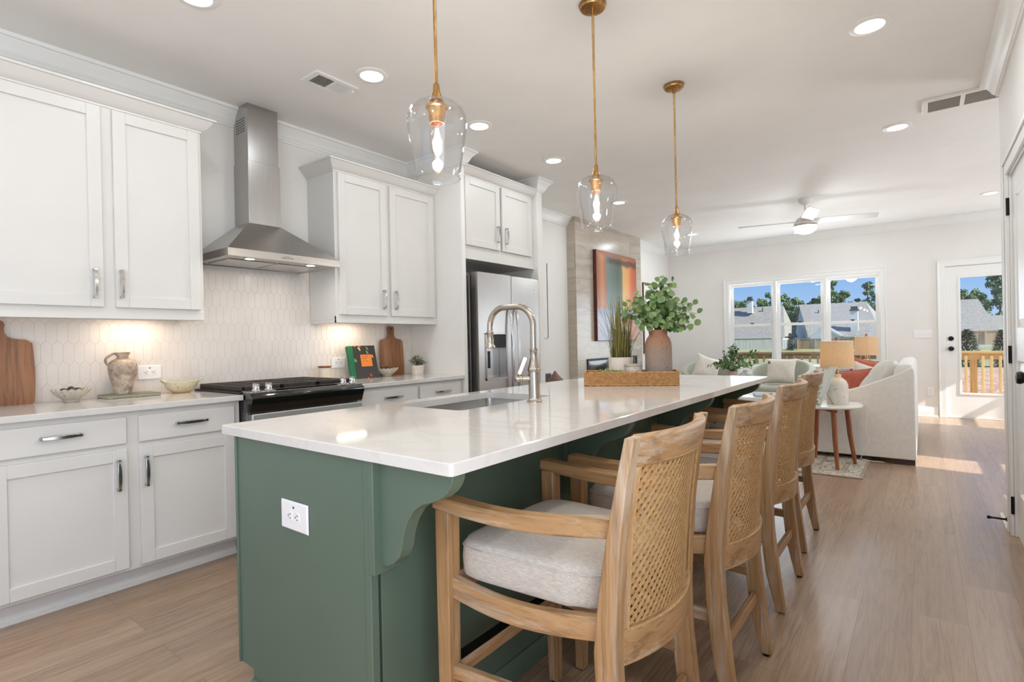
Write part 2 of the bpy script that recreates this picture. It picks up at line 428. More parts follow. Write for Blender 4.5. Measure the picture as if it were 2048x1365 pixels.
# ------------------------------------------------------------------ room shell
struct('floor', MB().box(XW-.2, YB-.2, -.12, XL+.2, FY+.2, 0), M_floor, 'light brown oak plank floor running to the far door', 'floor', smooth=0)
struct('ceiling', MB().box(XW-.2, YB-.2, HC, XL+.2, FY+.2, HC+.15), M_ceil, 'flat off-white ceiling over kitchen and living room', 'ceiling', smooth=0)
struct('wall_left', MB().box(XW-.15, YB, 0, XW, FY, HC), M_wall, 'off-white wall behind the range and the cabinets', 'wall', smooth=0)
b = MB()   # far wall with a window opening and a door opening
WX0, WX1, WZ0, WZ1 = -2.655, -.495, .64, 2.105
DX0, DX1, DZ = .235, 1.115, 2.11
for x0, z0, x1, z1 in ((XW-.15, 0, WX0, HC), (WX0, 0, WX1, WZ0), (WX0, WZ1, WX1, HC), (WX1, 0, DX0, HC), (DX0, DZ, DX1, HC), (DX1, 0, XL+.15, HC)):
    b.box(x0, FY, z0, x1, FY+.15, z1)
struct('wall_far', b, M_wall, 'off-white far wall holding the triple window and glazed door', 'wall', smooth=0)
b = MB()   # right wall of the kitchen with a door opening and an added opening for fill light
KY0, KY1 = 3.42, 4.19
for y0, z0, y1, z1 in ((YB, 0, -2.5, HC), (-2.5, 0, .8, .3), (-2.5, 2.35, .8, HC), (.8, 0, KY0, HC), (KY0, 2.09, KY1, HC), (KY1, 0, YR, HC)):
    b.box(XR, y0, z0, XR+.12, y1, z1)
b.box(XR+.12, YR-.12, 0, XL+.15, YR, HC)
struct('wall_right', b, M_wall, 'off-white wall at the right edge holding a panelled door', 'wall', smooth=0)
b = MB()   # side wall of the living room with two windows that let the sun in
for y0, z0, y1, z1 in ((YR, 0, 5.57, HC), (5.57, 0, 6.14, .6), (5.57, 2.03, 6.14, HC), (6.14, 0, 8.5, HC), (8.5, 0, 9.36, .55), (8.5, 2.03, 9.36, HC), (9.36, 0, FY, HC)):
    b.box(XL, y0, z0, XL+.15, y1, z1)
for y0, y1 in ((5.57, 6.14), (8.5, 9.36)):
    b.box(XL+.03, y0, 1.36, XL+.08, y1, 1.44)
struct('wall_side', b, M_wall, 'living room side wall with two sunny windows', 'wall', smooth=0)
b = MB()  # back wall; its wide opening is added to bring in fill light
for x0, z0, x1, z1 in ((XW-.15, 0, -3.3, HC), (-3.3, 0, .1, .1), (-3.3, 2.4, .1, HC), (.1, 0, XR+.12, HC)):
    b.box(x0, YB-.15, z0, x1, YB, z1)
struct('wall_back', b, M_wall, 'wall behind the camera with a wide opening added for fill light', 'wall', smooth=0)
b = MB()
b.box(XW, 3.30, 0, -3.05, 3.345, HC)
b.box(XW, 4.40, 0, -3.04, 4.49, HC)
struct('wall_stub', b, M_wall, 'pair of narrow white wall stubs either side of the fridge', 'wall', smooth=0, bevel=.004)

# stone chimney breast
struct('trim_1', MB().box(XW, 6.035, 0, -3.575, 8.06, HC), M_stone, 'grey beige stone tiled chimney breast', 'chimney breast', smooth=0)
crown = [(0, HC-.118), (.012, HC-.118), (.012, HC-.106), (.020, HC-.104), (.022, HC-.098), (.030, HC-.090), (.038, HC-.072), (.052, HC-.046), (.070, HC-.030), (.074, HC-.022), (.086, HC-.020), (.088, HC), (0, HC)]
b = moulding([(XL, FY), (XW, FY), (XW, 8.06)], crown)
moulding([(XW, 6.035), (XW, 4.49), (-3.04, 4.49), (-3.04, 4.40), (XW, 4.40), (XW, 3.345), (-3.05, 3.345), (-3.05, 3.30), (XW, 3.30), (XW, YB)], crown, b)
moulding([(XR, YB), (XR, YR), (XL, YR), (XL, FY)], crown, b)
struct('trim_2', b, M_trim, 'white crown moulding round the ceiling', 'crown moulding', smooth=30)
base = [(0, 0), (.028, 0), (.028, .012), (.018, .022), (.015, .022), (.015, .125), (.008, .14), (0, .14)]
b = moulding([(DX0-.085, FY), (XW, FY), (XW, 8.06)], base)
moulding([(XL, FY), (DX1+.085, FY)], base, b)
struct('baseboard_far', b, M_trim, 'white baseboard along the far wall', 'baseboard', smooth=30)
b = moulding([(XR, KY1+.10), (XR, YR), (XL, YR), (XL, FY)], base)
moulding([(XR, YB), (XR, KY0-.10)], base, b)
struct('baseboard_right', b, M_trim, 'white baseboard at the end of the right wall', 'baseboard', smooth=30)
b = moulding([(XW, 6.035), (XW, 4.49), (-3.04, 4.49), (-3.04, 4.40)], base)
struct('baseboard_left', b, M_trim, 'white baseboard by the chimney breast', 'baseboard', smooth=30)

# picket tile backsplash: every tile is modelled
def backsplash():
    b = MB(); W, PZ, P = .047, .113, .022; L = PZ + P; g = .0006
    def clip(poly, ax, lim, keep_ge):
        out = []
        for i in range(len(poly)):
            p, q = poly[i], poly[(i+1) % len(poly)]
            ip = (p[ax] >= lim) == keep_ge or p[ax] == lim; iq = (q[ax] >= lim) == keep_ge or q[ax] == lim
            if ip: out.append(p)
            if ip != iq:
                t = (lim-p[ax])/(q[ax]-p[ax]); out.append(tuple(p[k]+t*(q[k]-p[k]) for k in (0, 1)))
        return out
    x0, x1 = XW+.004, XW+.0076
    for r in range(-4, 6):
        z = 1.2845 + r*PZ
        for k in range(-8, 62):
            y = .6215 + k*W + (W/2 if r % 2 else 0)
            ztop = 1.80 if 1.42 < y < 2.27 else 1.36
            w, l = W/2-g, L/2-g
            poly = [(y, z-l), (y+w, z-l+P), (y+w, z+l-P), (y, z+l), (y-w, z+l-P), (y-w, z-l+P)]
            for ax, lim, ge in ((1, .915, True), (1, ztop, False), (0, .382, True), (0, 3.298, False)):
                poly = clip(poly, ax, lim, ge)
                if len(poly) < 3: break
            if len(poly) < 3: continue
            cy = sum(p[0] for p in poly)/len(poly); cz = sum(p[1] for p in poly)/len(poly)
            n = len(poly); s = .0011; h = max(max(p[1] for p in poly)-min(p[1] for p in poly), .01)
            inn = []
            for p in poly:
                d = math.hypot(p[0]-cy, p[1]-cz) or 1
                inn.append((p[0]-(p[0]-cy)/d*s*1.3, p[1]-(p[1]-cz)/d*s*1.3))
            vs = [(x0-.003, *p) for p in poly] + [(x1-.0007, *p) for p in poly] + [(x1, *p) for p in inn]
            fs = [tuple(range(2*n, 3*n))]
            for i in range(n):
                j = (i+1) % n; fs += [(i, j, n+j, n+i), (n+i, n+j, 2*n+j, 2*n+i)]
            b.add(vs, fs)
    b.cur = 1
    b.box(XW, .38, .914, XW+.006, 3.30, 1.37); b.box(XW, 1.40, 1.37, XW+.006, 2.29, 1.80)
    struct('trim_3', b, [M_tile, M_grout], 'white elongated hexagon tile backsplash behind the range', 'backsplash', smooth=0)
backsplash()

# triple window
def window_unit(i, x0, x1, label):
    b = MB(); j = .022
    b.frame('y', x0+.0005, WZ0, x1-.0005, WZ1, j, FY-.005, FY+.13)
    w = struct('window_%d' % i, b, M_trim, label, 'window', bevel=.003)
    X0, X1 = x0+j, x1-j
    for nm, z0, z1, y in (('upper_sash', 1.355, WZ1-j, FY+.075), ('lower_sash', WZ0+j, 1.40, FY+.045)):
        s = MB(); t = .046
        s.frame('y', X0, z0, X1, z1, (t, t, .045 if nm == 'upper_sash' else .07, .045), y, y+.03)
        so = s.build(nm, M_trim, w, bevel=.003)
        MB().box(X0+t-.005, y+.012, z0+.03, X1-t+.005, y+.016, z1-.03).build('pane', M_pane, so, smooth=0)
        if nm == 'lower_sash':
            cx = (X0+X1)/2
            MB().lathe([(.016, 0), (.016, .008), (.008, .014), (0, .014)], (cx, y+.005, z1), 12).bar([(cx-.03, y+.005, z1+.012), (cx+.03, y+.005, z1+.010)], .016, .009).build('sash_lock', M_black, so)
window_unit(1, WX0, -1.925, 'left unit of the triple window, seen above the green armchairs')
window_unit(2, -1.925, -1.21, 'middle unit of the triple window, above the cream pillow')
window_unit(3, -1.21, WX1, 'right unit of the triple window, behind the two table lamps')
b = MB(); c = .08
def casing(b, x0, x1, z0, z1, y, floor=False):
    zb = 0 if floor else z0
    path = [(x1, zb), (x1, z1), (x0, z1), (x0, zb)]
    pf = [(0, 0), (.060, 0), (.060, .008), (c, .008), (c, -.0), (c, .0)]
    prof = [(0, .016), (c-.022, .016), (c-.018, .024), (c, .024), (c, 0), (0, 0)]
    secs = []
    for (px, pz), (mx, mz) in zip(path, ((1, 0), (1, 1), (-1, 1), (-1, 0))):
        secs.append([(px+mx*o, y-d, pz+mz*o) for o, d in prof])
    b.loft(secs)
casing(b, WX0+.006, WX1-.006, WZ0, WZ1-.006, FY)
b.box(WX0-.10, FY-.045, WZ0-.028, WX1+.10, FY+.01, WZ0); b.box(WX0-.075, FY-.016, WZ0-.11, WX1+.075, FY, WZ0-.028)
struct('trim_4', b, M_trim, 'white casing and sill round the triple window', 'window casing', bevel=.003)

# far door, full glass
b = MB(); casing(b, DX0+.004, DX1-.004, 0, DZ-.004, FY, True)
b.frame('y', DX0+.0005, .0, DX1-.0005, DZ, (.012, .012, .018, .012), FY+.0005, FY+.13)
struct('trim_5', b, M_trim, 'white casing round the glazed far door', 'door casing', bevel=.003)
b = MB(); dx0, dx1, dz0, dz1, y0, y1 = DX0+.014, DX1-.014, .022, DZ-.015, FY+.012, FY+.057
gx0, gx1, gz0, gz1 = .392, .958, .335, 1.95
b.frame('y', dx0, dz0, dx1, dz1, (gx0-dx0, dx1-gx1, gz0-dz0, dz1-gz1), y0, y1)
d = struct('door_1', b, M_trim, 'white full-glass door in the far wall, opening onto the deck', 'door', smooth=0)
b = MB()
b.frame('y', gx0-.012, gz0-.012, gx1+.012, gz1+.012, .028, y0-.006, y0+.02)
b.build('glazing_frame', M_trim, d, bevel=.003)
MB().box(gx0, y0+.02, gz0, gx1, y0+.025, gz1).build('pane', M_pane, d, smooth=0)
MB().lathe([(.033, 0), (.033, -.006), (.030, -.012), (.012, -.014), (.012, -.035), (.026, -.04), (.030, -.052), (.026, -.064), (0, -.067)], (.30, y0, .96), 20, 'y').build('door_knob', M_black, d)
MB().lathe([(.032, 0), (.032, -.008), (.026, -.014), (0, -.016)], (.30, y0, 1.10), 20, 'y').box(.297, y0-.028, 1.085, .303, y0-.01, 1.115).build('deadbolt', M_black, d)

# right-hand panelled door
def shaker_raised(b, y0, y1, z0, z1, x, dirx):
    pass
b = MB(); y0, y1, z0, z1 = KY0+.015, KY1-.015, .012, 2.075; x = XR+.012; st = .115
pan = [(y0+st, .27, y1-st, 1.02), (y0+st, 1.20, y1-st, z1-.13)]
for a0, b0, a1, b1 in ((y0, z0, y0+st, z1), (y1-st, z0, y1, z1), (y0+st, z0, y1-st, .27), (y0+st, 1.02, y1-st, 1.20), (y0+st, z1-.13, y1-st, z1)): b.box(x, a0, b0, x+.035, a1, b1)
for a0, b0, a1, b1 in pan:
    o = [(a0, b0), (a1, b0), (a1, b1), (a0, b1)]; q = [(a0+.012, b0+.012), (a1-.012, b0+.012), (a1-.012, b1-.012), (a0+.012, b1-.012)]
    q2 = [(a0+.05, b0+.05), (a1-.05, b0+.05), (a1-.05, b1-.05), (a0+.05, b1-.05)]
    b.loft([[(x, *p) for p in o], [(x+.012, *p) for p in q], [(x+.012, *p) for p in q], [(x+.003, *p) for p in q2]], cap=False)
    b.add([(x+.003, *p) for p in q2], [(0, 1, 2, 3)])
d = struct('door_2', b, M_trim, 'white panelled door at the right edge of the picture', 'door', smooth=0)
for z in (1.90, 1.05, .18):
    h = MB().tube([(XR-.008, KY1-.008, z-.05), (XR-.008, KY1-.008, z+.05)], .008, 10)
    h.box(XR-.006, KY1-.010, z-.05, XR+.012, KY1+.022, z+.05); h.build('hinge', M_black, d, bevel=.001)
k = MB().lathe([(.033, 0), (.033, -.007), (.012, -.012), (.012, -.03), (.024, -.036), (.031, -.05), (.027, -.064), (0, -.068)], (x, KY0+.075, .96), 24, 'x')
k.build('door_knob', M_black, d)
b = MB()
for a0, b0, a1, b1 in ((KY0-.085, 0, KY0+.004, 2.175), (KY1-.004, 0, KY1+.085, 2.175), (KY0+.004, 2.086, KY1-.004, 2.175)): b.box(XR-.016, a0, b0, XR, a1, b1)
for a0, b0, a1, b1 in ((KY0-.085, 0, KY0-.06, 2.15), (KY1+.06, 0, KY1+.085, 2.15), (KY0-.085, 2.15, KY1+.085, 2.175)): b.box(XR-.025, a0, b0, XR-.016, a1, b1)
b.box(XR, KY0, 0, XR+.12, KY0+.012, 2.09); b.box(XR, KY1-.012, 0, XR+.12, KY1, 2.09); b.box(XR, KY0, 2.078, XR+.12, KY1, 2.09)
struct('trim_6', b, M_trim, 'white casing round the panelled door', 'door casing', bevel=.003)
t = thing('door_stop', 'black rod door stop screwed into the baseboard beside the panelled door', 'door stop', (XR-.028, 4.33, .055))
MB().lathe([(.0, 0), (.014, 0), (.014, -.006), (.006, -.012), (.0055, -.075), (.009, -.08), (.010, -.095), (.0, -.096)], (XR-.015, 4.33, .055), 14, 'x').build('rod', M_black, t)
# ------------------------------------------------------------------ ceiling fixtures
def downlight(x, y, label):
    t = thing('recessed_downlight', label, 'downlight', (x, y, HC), 'recessed ceiling downlights')
    MB().lathe([(.066, -.004), (.068, -.008), (.088, -.009), (.096, -.004), (.097, 0), (.066, 0)], (x, y, HC), 40, ring=True).build('trim_ring', M_trim, t)
    MB().lathe([(.0, -.0035), (.067, -.0035), (.067, -.001), (.0, -.001)], (x, y, HC), 40).build('lens', M_lens, t)
    ld = bpy.data.lights.new('downlight_lamp', 'AREA'); ld.shape = 'DISK'; ld.size = .13; ld.energy = DOWNLIGHT_W*(.72 if x < -2.5 and y < 5 else 1.15); ld.color = (.86, .94, 1)
    lo = bpy.data.objects.new('downlight_lamp', ld); COL.objects.link(lo); lo.parent = t; lo.location = (0, 0, -.012)
    return t
for x, y, l in ((-2.62, 1.08, 'downlight at the top edge of the photo, nearest over the left cabinets'),
                (-2.60, 2.05, 'downlight just right of the ceiling vent'),
                (-2.60, 3.03, 'downlight beside the nearest glass pendant'),
                (-2.60, 4.04, 'downlight over the fridge, left of the middle pendant rod'),
                (-2.82, 5.78, 'downlight showing just beside the middle glass pendant'),
                (-2.83, 8.33, 'downlight showing just beside the farthest glass pendant'),
                (-.20, 3.38, 'largest downlight, at the top right of the ceiling'),
                (-.14, 5.17, 'downlight in front of the long return grille'),
                (.64, 8.35, 'farthest right downlight, half hidden by the wall end')):
    downlight(x, y, l)
# extra downlights added for more room light, partly carrying on the same rows
for x, y in ((-.20, 1.45), (-.20, -.6), (-.20, -2.2), (-2.62, .05), (-2.62, -1.1), (-1.3, -1.6), (1.45, 5.6), (-.9, 8.7)):
    downlight(x, y, 'added downlight, behind the camera or round the corner')

# supply vent
t = thing('ceiling_vent', 'white slotted supply vent in the ceiling left of the nearest pendant', 'vent', (-2.875, 1.95, HC))
b = MB(); x0, x1, y0, y1 = -2.965, -2.785, 1.80, 2.10
b.frame('z', x0, y0, x1, y1, (.03, .03, .035, .035), HC-.012, HC); b.box(x0+.0302, 1.945, HC-.012, x1-.0302, 1.955, HC-.001)
b.build('frame', M_trim, t, bevel=.003)
MB().box(x0+.02, y0+.02, HC-.002, x1-.02, y1-.02, HC).build('backing', M_void, t)
b = MB()
for i in range(18):
    y = y0+.041 + i*.0128
    tl = .007 if y < 1.95 else -.007
    b.loft([[(xx, y-tl*.6, HC-.012), (xx, y-tl*.6+.0016, HC-.012), (xx, y+tl*.6+.0016, HC-.001), (xx, y+tl*.6, HC-.001)] for xx in (x0+.03, x1-.03)])
b.build('louvres', M_trim, t)
MB().box(x1-.055, y1-.022, HC-.022, x1-.047, y1-.012, HC-.01).build('lever', M_trim, t)

# return grille
t = thing('return_grille', 'long white return air grille in the ceiling at the end of the right wall', 'vent', (.22, 4.83, HC))
b = MB(); x0, x1, y0, y1 = .012, .47, 4.70, 4.96
b.frame('z', x0, y0, x1, y1, (.035, .02, .022, .022), HC-.02, HC); b.box(.222, y0+.0222, HC-.02, .247, y1-.0222, HC-.001)
b.build('frame', M_trim, t, bevel=.003)
MB().box(x0+.02, y0+.015, HC-.002, x1-.015, y1-.015, HC).build('backing', M_void, t)
b = MB()
for i in range(21):
    y = y0+.026+i*.0104
    b.loft([[(xx, y, HC-.018), (xx, y+.0012, HC-.018), (xx, y+.0075, HC-.004), (xx, y+.0063, HC-.004)] for xx in (x0+.03, x1-.02)])
b.build('louvres', mat('grille_louvre', (196, 190, 183), (190, 184, 178), .5), t)

# pendants
def pendant():
    t = thing('pendant_light', 'x', 'pendant light', (0, 0, HC), 'glass bell pendants over the island')
    MB().lathe([(0, -.026), (.035, -.026), (.058, -.022), (.062, -.016), (.062, -.010), (.066, -.008), (.066, 0), (0, 0)], (0, 0, 0), 36).build('ceiling_canopy', M_brass, t, local=True)
    for sx in (-.038, .038): MB().tube([(sx, 0, -.020), (sx, 0, -.032)], .005, 8).build('canopy_screw', M_brass, t, local=True)
    MB().lathe([(.009, -.04), (.0058, -.045), (.0058, -.77), (.010, -.775), (.013, -.80), (.022, -.822), (.022, -.828)], (0, 0, 0), 20).lathe([(.011, -.024), (.011, -.05), (.006, -.055)], (0, 0, 0), 16).build('rod', M_brass, t, local=True)
    MB().lathe([(.014, -.828), (.014, -.842), (.036, -.845), (.036, -.851), (.030, -.854), (.024, -.895), (.024, -.902), (.020, -.902), (.020, -.885), (0, -.885)], (0, 0, 0), 28).build('socket', M_brass, t, local=True)
    # bell: narrow shoulders at the top, widest a third down, tapering to an open rim
    outer = [(.013, -.828), (.030, -.8285), (.050, -.832), (.070, -.842), (.086, -.858), (.095, -.878), (.0975, -.898), (.096, -.915), (.090, -.955), (.082, -1.005), (.0755, -1.050), (.0725, -1.074), (.0738, -1.0765), (.0738, -1.0795), (.0715, -1.081)]
    inner = [(r-.003, z+(0 if i else 0)) for i, (r, z) in enumerate(outer)]
    prof = outer + [(inner[-1][0], outer[-1][1])] + [(max(r, .011), z-.0025) for r, z in inner[::-1][1:]]
    MB().lathe(prof, (0, 0, 0), 56, ring=True).build('glass_shade', M_glass, t, local=True, smooth=60)
    MB().lathe([(.012, -.902), (.013, -.915), (.020, -.940), (.026, -.965), (.0265, -.98), (.021, -.998), (.010, -1.008), (0, -1.009)], (0, 0, 0), 24).build('bulb', M_bulbglass, t, local=True, smooth=60)
    b = MB()
    for k in range(4):
        a = k*math.pi/2; b.tube([(.004*math.cos(a), .004*math.sin(a), -.918), (.010*math.cos(a+.3), .010*math.sin(a+.3), -.955), (.006*math.cos(a+.6), .006*math.sin(a+.6), -.985)], .0016, 6)
    b.build('filament', M_bulb, t, local=True)
    ld = bpy.data.lights.new('pendant_lamp', 'POINT'); ld.energy = 9.5; ld.color = (1, .94, .87); ld.shadow_soft_size = .02
    lo = bpy.data.objects.new('pendant_lamp', ld); COL.objects.link(lo); lo.parent = t; lo.location = (0, 0, -.955)
    return t
pl = ['clear glass bell pendant with brass rod, nearest of the three', 'clear glass bell pendant with brass rod, middle of the three', 'clear glass bell pendant with brass rod, farthest of the three, by the eucalyptus']
p0 = pendant(); p0['label'] = pl[0]; p0.location = (-1.245, 1.24, HC)
dup(p0, (-1.24, 2.30, HC), 0, pl[1]); dup(p0, (-1.24, 3.36, HC), 0, pl[2])

# ceiling fan
t = thing('ceiling_fan', 'white four-blade ceiling fan with a lit globe, over the living room', 'ceiling fan', (-1.09, 7.15, HC))
c = (-1.09, 7.15, HC)
M_fan = mat('fan_white', (232, 230, 226), (229, 227, 223), .35)
MB().lathe([(0, 0), (.075, 0), (.075, -.012), (.060, -.045), (.034, -.068), (.016, -.072), (0, -.072)], c, 32).build('ceiling_canopy', M_fan, t)
MB().lathe([(.012, -.07), (.012, -.17), (.024, -.172), (.028, -.205), (.024, -.21)], c, 20).build('downrod', M_fan, t)
MB().lathe([(.026, -.20), (.05, -.205), (.085, -.225), (.102, -.25), (.104, -.262), (.098, -.263), (.098, -.268), (.112, -.27), (.122, -.29), (.126, -.31), (.10, -.312), (0, -.312)], c, 40).build('motor_housing', M_fan, t)
MB().lathe([(.124, -.303), (.130, -.306), (.130, -.322), (.124, -.325), (0, -.325), (0, -.303)], c, 40).build('trim_ring', M_nickel, t)
MB().lathe([(.122, -.324), (.120, -.345), (.106, -.375), (.078, -.398), (.04, -.41), (0, -.413)], c, 36).build('light_globe', M_fanlens, t)
for k in range(4):
    a = R(15.3 + 90*k); b = MB(); n0 = len(b.v)
    secs = []
    for r, w in ((.07, .055), (.12, .060), (.25, .066), (.50, .066), (.66, .060), (.715, .050), (.73, .034)):
        secs.append([(r, -w, -.262+.017), (r, w, -.262-.017), (r, w, -.268-.017), (r, -w, -.268+.017)])
    b.loft(secs); b.xf(Matrix.Translation(c) @ Matrix.Rotation(a, 4, 'Z'))
    b.build('blade', M_fan, t, bevel=.002)
ld = bpy.data.lights.new('fan_lamp', 'POINT'); ld.energy = 9; ld.color = (.95, .98, 1); ld.shadow_soft_size = .1
lo = bpy.data.objects.new('fan_lamp', ld); COL.objects.link(lo); lo.parent = t; lo.location = (0, 0, -.50)

# ------------------------------------------------------------------ kitchen cabinets
def pull(p, axis, ln=.152, out=(1, 0, 0), parent=None, m=None):
    """arched bar pull centred at p on the door face; long axis 'y' or 'z'; out = away from the face"""
    p = Vector(p); o = Vector(out); A = Vector((0, 1, 0)) if axis == 'y' else Vector((0, 0, 1)); S = A.cross(o)
    b = MB(); n = 12; secs = []
    for i in range(n+1):
        u = -1+2*i/n; off = .020 + .010*(1-u*u); w = .0055+.0045*(1-u*u); th = .004
        cc = p + A*(u*ln/2) + o*off
        secs.append([tuple(cc+S*w-o*th), tuple(cc+S*w*.8+o*th), tuple(cc-S*w*.8+o*th), tuple(cc-S*w-o*th)])
    b.loft(secs)
    for sgn in (-1, 1):
        q = p + A*(sgn*(ln/2-.008)); b.tube([tuple(q), tuple(q+o*.018), tuple(q+o*.026)], [.0085, .006, .0085], 10)
    return b.build('handle', m or M_chrome, parent, bevel=.0012)
def shaker(b, y0, y1, z0, z1, x, fr=.058, th=.02):
    """shaker front facing +X; x = outer face"""
    for a0, b0, a1, b1 in ((y0, z0, y0+fr, z1), (y1-fr, z0, y1, z1), (y0+fr, z0, y1-fr, z0+fr), (y0+fr, z1-fr, y1-fr, z1)): b.box(x-th, a0, b0, x, a1, b1)
    b.box(x-th, y0+fr-.002, z0+fr-.002, x-.010, y1-fr+.002, z1-fr+.002)
    return b
XF = -3.085     # face frame of the base cabinets
XD = XF+.02     # door faces
def base_cabinet(y0, y1, label, fronts, toe_end=None):
    t = thing('base_cabinet', label, 'cabinet', ((XW+XF)/2, (y0+y1)/2, 0), 'white base cabinets')
    b = MB(); b.box(XW+.001, y0, .105, XF, y1, .882); b.box(XW+.001, y0, .002, -3.165, y1, .105)
    b.box(-3.165, y0, .0, -3.155, y1, .10); b.box(-3.157, y0, 0, -3.145, y1, .018)
    b.build('body', M_cab, t, bevel=.0015)
    for kind, a0, a1, z0, z1, hp in fronts:
        b = MB()
        if kind == 'door': shaker(b, a0, a1, z0, z1, XD); o = b.build('door', M_cab, t, bevel=.0018); pull((XD, *hp), 'z', parent=o)
        else: b.box(XF, a0, z0, XD, a1, z1); o = b.build('drawer', M_cab, t, bevel=.004); pull((XD, *hp), 'y', parent=o)
    return t
base_cabinet(.385, 1.452, 'white base cabinet left of the range, two drawers over two shaker doors', [
    ('drawer', .417, .905, .728, .857, (.655, .80)), ('drawer', .957, 1.418, .728, .857, (1.193, .80)),
    ('door', .417, .905, .124, .703, (.866, .583)), ('door', .957, 1.418, .124, .703, (.982, .583))])
base_cabinet(2.232, 3.298, 'white base cabinet between the range and the fridge, mostly behind the island', [
    ('drawer', 2.270, 2.785, .728, .857, (2.545, .80)), ('drawer', 2.815, 3.270, .728, .857, (3.055, .80)),
    ('door', 2.270, 2.785, .124, .703, (2.74, .583)), ('door', 2.815, 3.270, .124, .703, (2.86, .583))])
tag(MB().box(XW+.001, .36, .884, -3.045, 1.460, .914).build('countertop', M_quartz, bevel=.003), 'white quartz countertop left of the range, carrying the jug', 'countertop')
tag(MB().box(XW+.001, 2.222, .884, -3.045, 3.299, .914).build('countertop', M_quartz, bevel=.003), 'white quartz countertop right of the range, carrying the cookbook', 'countertop')

ccrown = [(0, 0), (.006, 0), (.006, .010), (.016, .014), (.030, .030), (.052, .058), (.058, .066), (.066, .068), (.066, .080), (0, .080)]
XU = -3.37
def upper_cabinet(y0, y1, label, doors, left_ret=True, right_ret=True):
    t = thing('wall_cabinet', label, 'cabinet', ((XW+XU)/2, (y0+y1)/2, 1.348), 'white wall cabinets')
    b = MB(); b.box(XW+.001, y0, 1.372, XU, y1, 2.465)
    b.box(XU-.02, y0, 1.348, XU+.004, y1, 1.398); b.box(XW+.001, y0, 1.348, XU, y0+.018, 1.372); b.box(XW+.001, y1-.018, 1.348, XU, y1, 1.372)
    b.build('body', M_cab, t, bevel=.0015)
    path = [(XU, y1), (XU, y0)]
    if right_ret: path = [(XW+.002, y1)] + path
    if left_ret: path = path + [(XW+.002, y0)]
    moulding(path, [(o, 2.452+z) for o, z in ccrown]).build('crown', M_cab, t, smooth=30)
    for a0, a1, hp in doors:
        o = shaker(MB(), a0, a1, 1.408, 2.445, XU+.02).build('door', M_cab, t, bevel=.0018); pull((XU+.02, *hp), 'z', parent=o)
    lx = MB(); 
    ld = bpy.data.lights.new('under_cabinet_lamp', 'AREA'); ld.shape = 'RECTANGLE'; ld.size = .04; ld.size_y = .26; ld.energy = 1.0; ld.color = (1, .80, .60)
    ly = y1-.27 if y0 < 1 else y0+.27
    lo = bpy.data.objects.new('under_cabinet_lamp', ld); COL.objects.link(lo); lo.parent = t; lo.location = (XW+.12-t.location.x, ly-t.location.y, 1.362-1.348)
    MB().box(XW+.09, ly-.18, 1.365, XW+.15, ly+.18, 1.372).build('light_strip', M_plastic, t)
    return t
upper_cabinet(.385, 1.395, 'tall white wall cabinet left of the range hood, two shaker doors', [(.417, .905, (.866, 1.528)), (.957, 1.375, (.980, 1.530))])
upper_cabinet(2.292, 3.298, 'white wall cabinet right of the range hood, two shaker doors', [(2.318, 2.755, (2.712, 1.534)), (2.792, 3.262, (2.832, 1.534))], right_ret=False)

# cabinet over the fridge
t = thing('fridge_cabinet', 'short white two-door cabinet above the refrigerator', 'cabinet', (-3.4, 3.87, 1.905))
b = MB(); b.box(XW+.001, 3.347, 1.905, -3.095, 4.398, 2.66); b.box(-3.095, 3.347, 1.905, -3.088, 4.398, 2.015)
b.build('body', M_cab, t, bevel=.0015)
moulding([(-3.09, 4.398), (-3.09, 3.347)], [(o, 2.615+z) for o, z in ccrown]).build('crown', M_cab, t, smooth=30)
for a0, a1, hy in ((3.378, 3.845, 3.800), (3.876, 4.345, 3.925)):
    o = shaker(MB(), a0, a1, 2.022, 2.608, -3.07).build('door', M_cab, t, bevel=.0018); pull((-3.07, hy, 2.165), 'z', parent=o)

# refrigerator
t = thing('refrigerator', 'stainless side by side refrigerator with an ice and water dispenser', 'refrigerator', (-3.35, 3.87, 0))
MB().box(XW+.03, 3.405, .012, -3.075, 4.325, 1.765).build('body', M_steeld, t, bevel=.006)
MB().box(-3.075, 3.415, .05, -3.055, 4.315, 1.76).build('gasket', M_slot, t)
def fdoor(y0, y1, hole=None):
    b = MB(); x0, x1, z0, z1 = -3.055, -2.985, .06, 1.785
    n = 14
    def face(y): u = (y-3.865)/.46; return x1 + .012*(1-u*u)
    def strip(a0, a1, c0, c1):
        secs = []
        for i in range(n+1):
            y = a0+(a1-a0)*i/n; secs.append([(x0, y, c0), (face(y), y, c0), (face(y), y, c1), (x0, y, c1)])
        b.loft(secs)
    if hole:
        h0, h1, k0, k1 = hole
        strip(y0, h0, z0, z1); strip(h1, y1, z0, z1); strip(h0, h1, z0, k0); strip(h0, h1, k1, z1)
    else: strip(y0, y1, z0, z1)
    return b.build('door', M_steelv, t, bevel=.004 if not hole else 0)
dl = fdoor(3.412, 3.858, (3.500, 3.770, .862, 1.255))
dr = fdoor(3.866, 4.318)
b = MB(); b.box(-3.055, 3.497, .86, -3.05, 3.773, 1.258)
for y0, y1, z0, z1 in ((3.494, 3.504, .855, 1.262), (3.766, 3.776, .855, 1.262), (3.494, 3.776, 1.25, 1.262)): b.box(-3.05, y0, z0, -2.968, y1, z1)
b.box(-3.05, 3.494, .852, -2.962, 3.776, .872); b.build('dispenser_bay', M_steelv, dl, bevel=.002)
MB().box(-3.05, 3.504, 1.135, -2.972, 3.766, 1.25).build('dispenser_panel', M_black, dl, bevel=.004)
MB().box(-3.045, 3.525, .955, -3.015, 3.600, 1.105).build('dispenser_paddle', M_black, dl, bevel=.004)
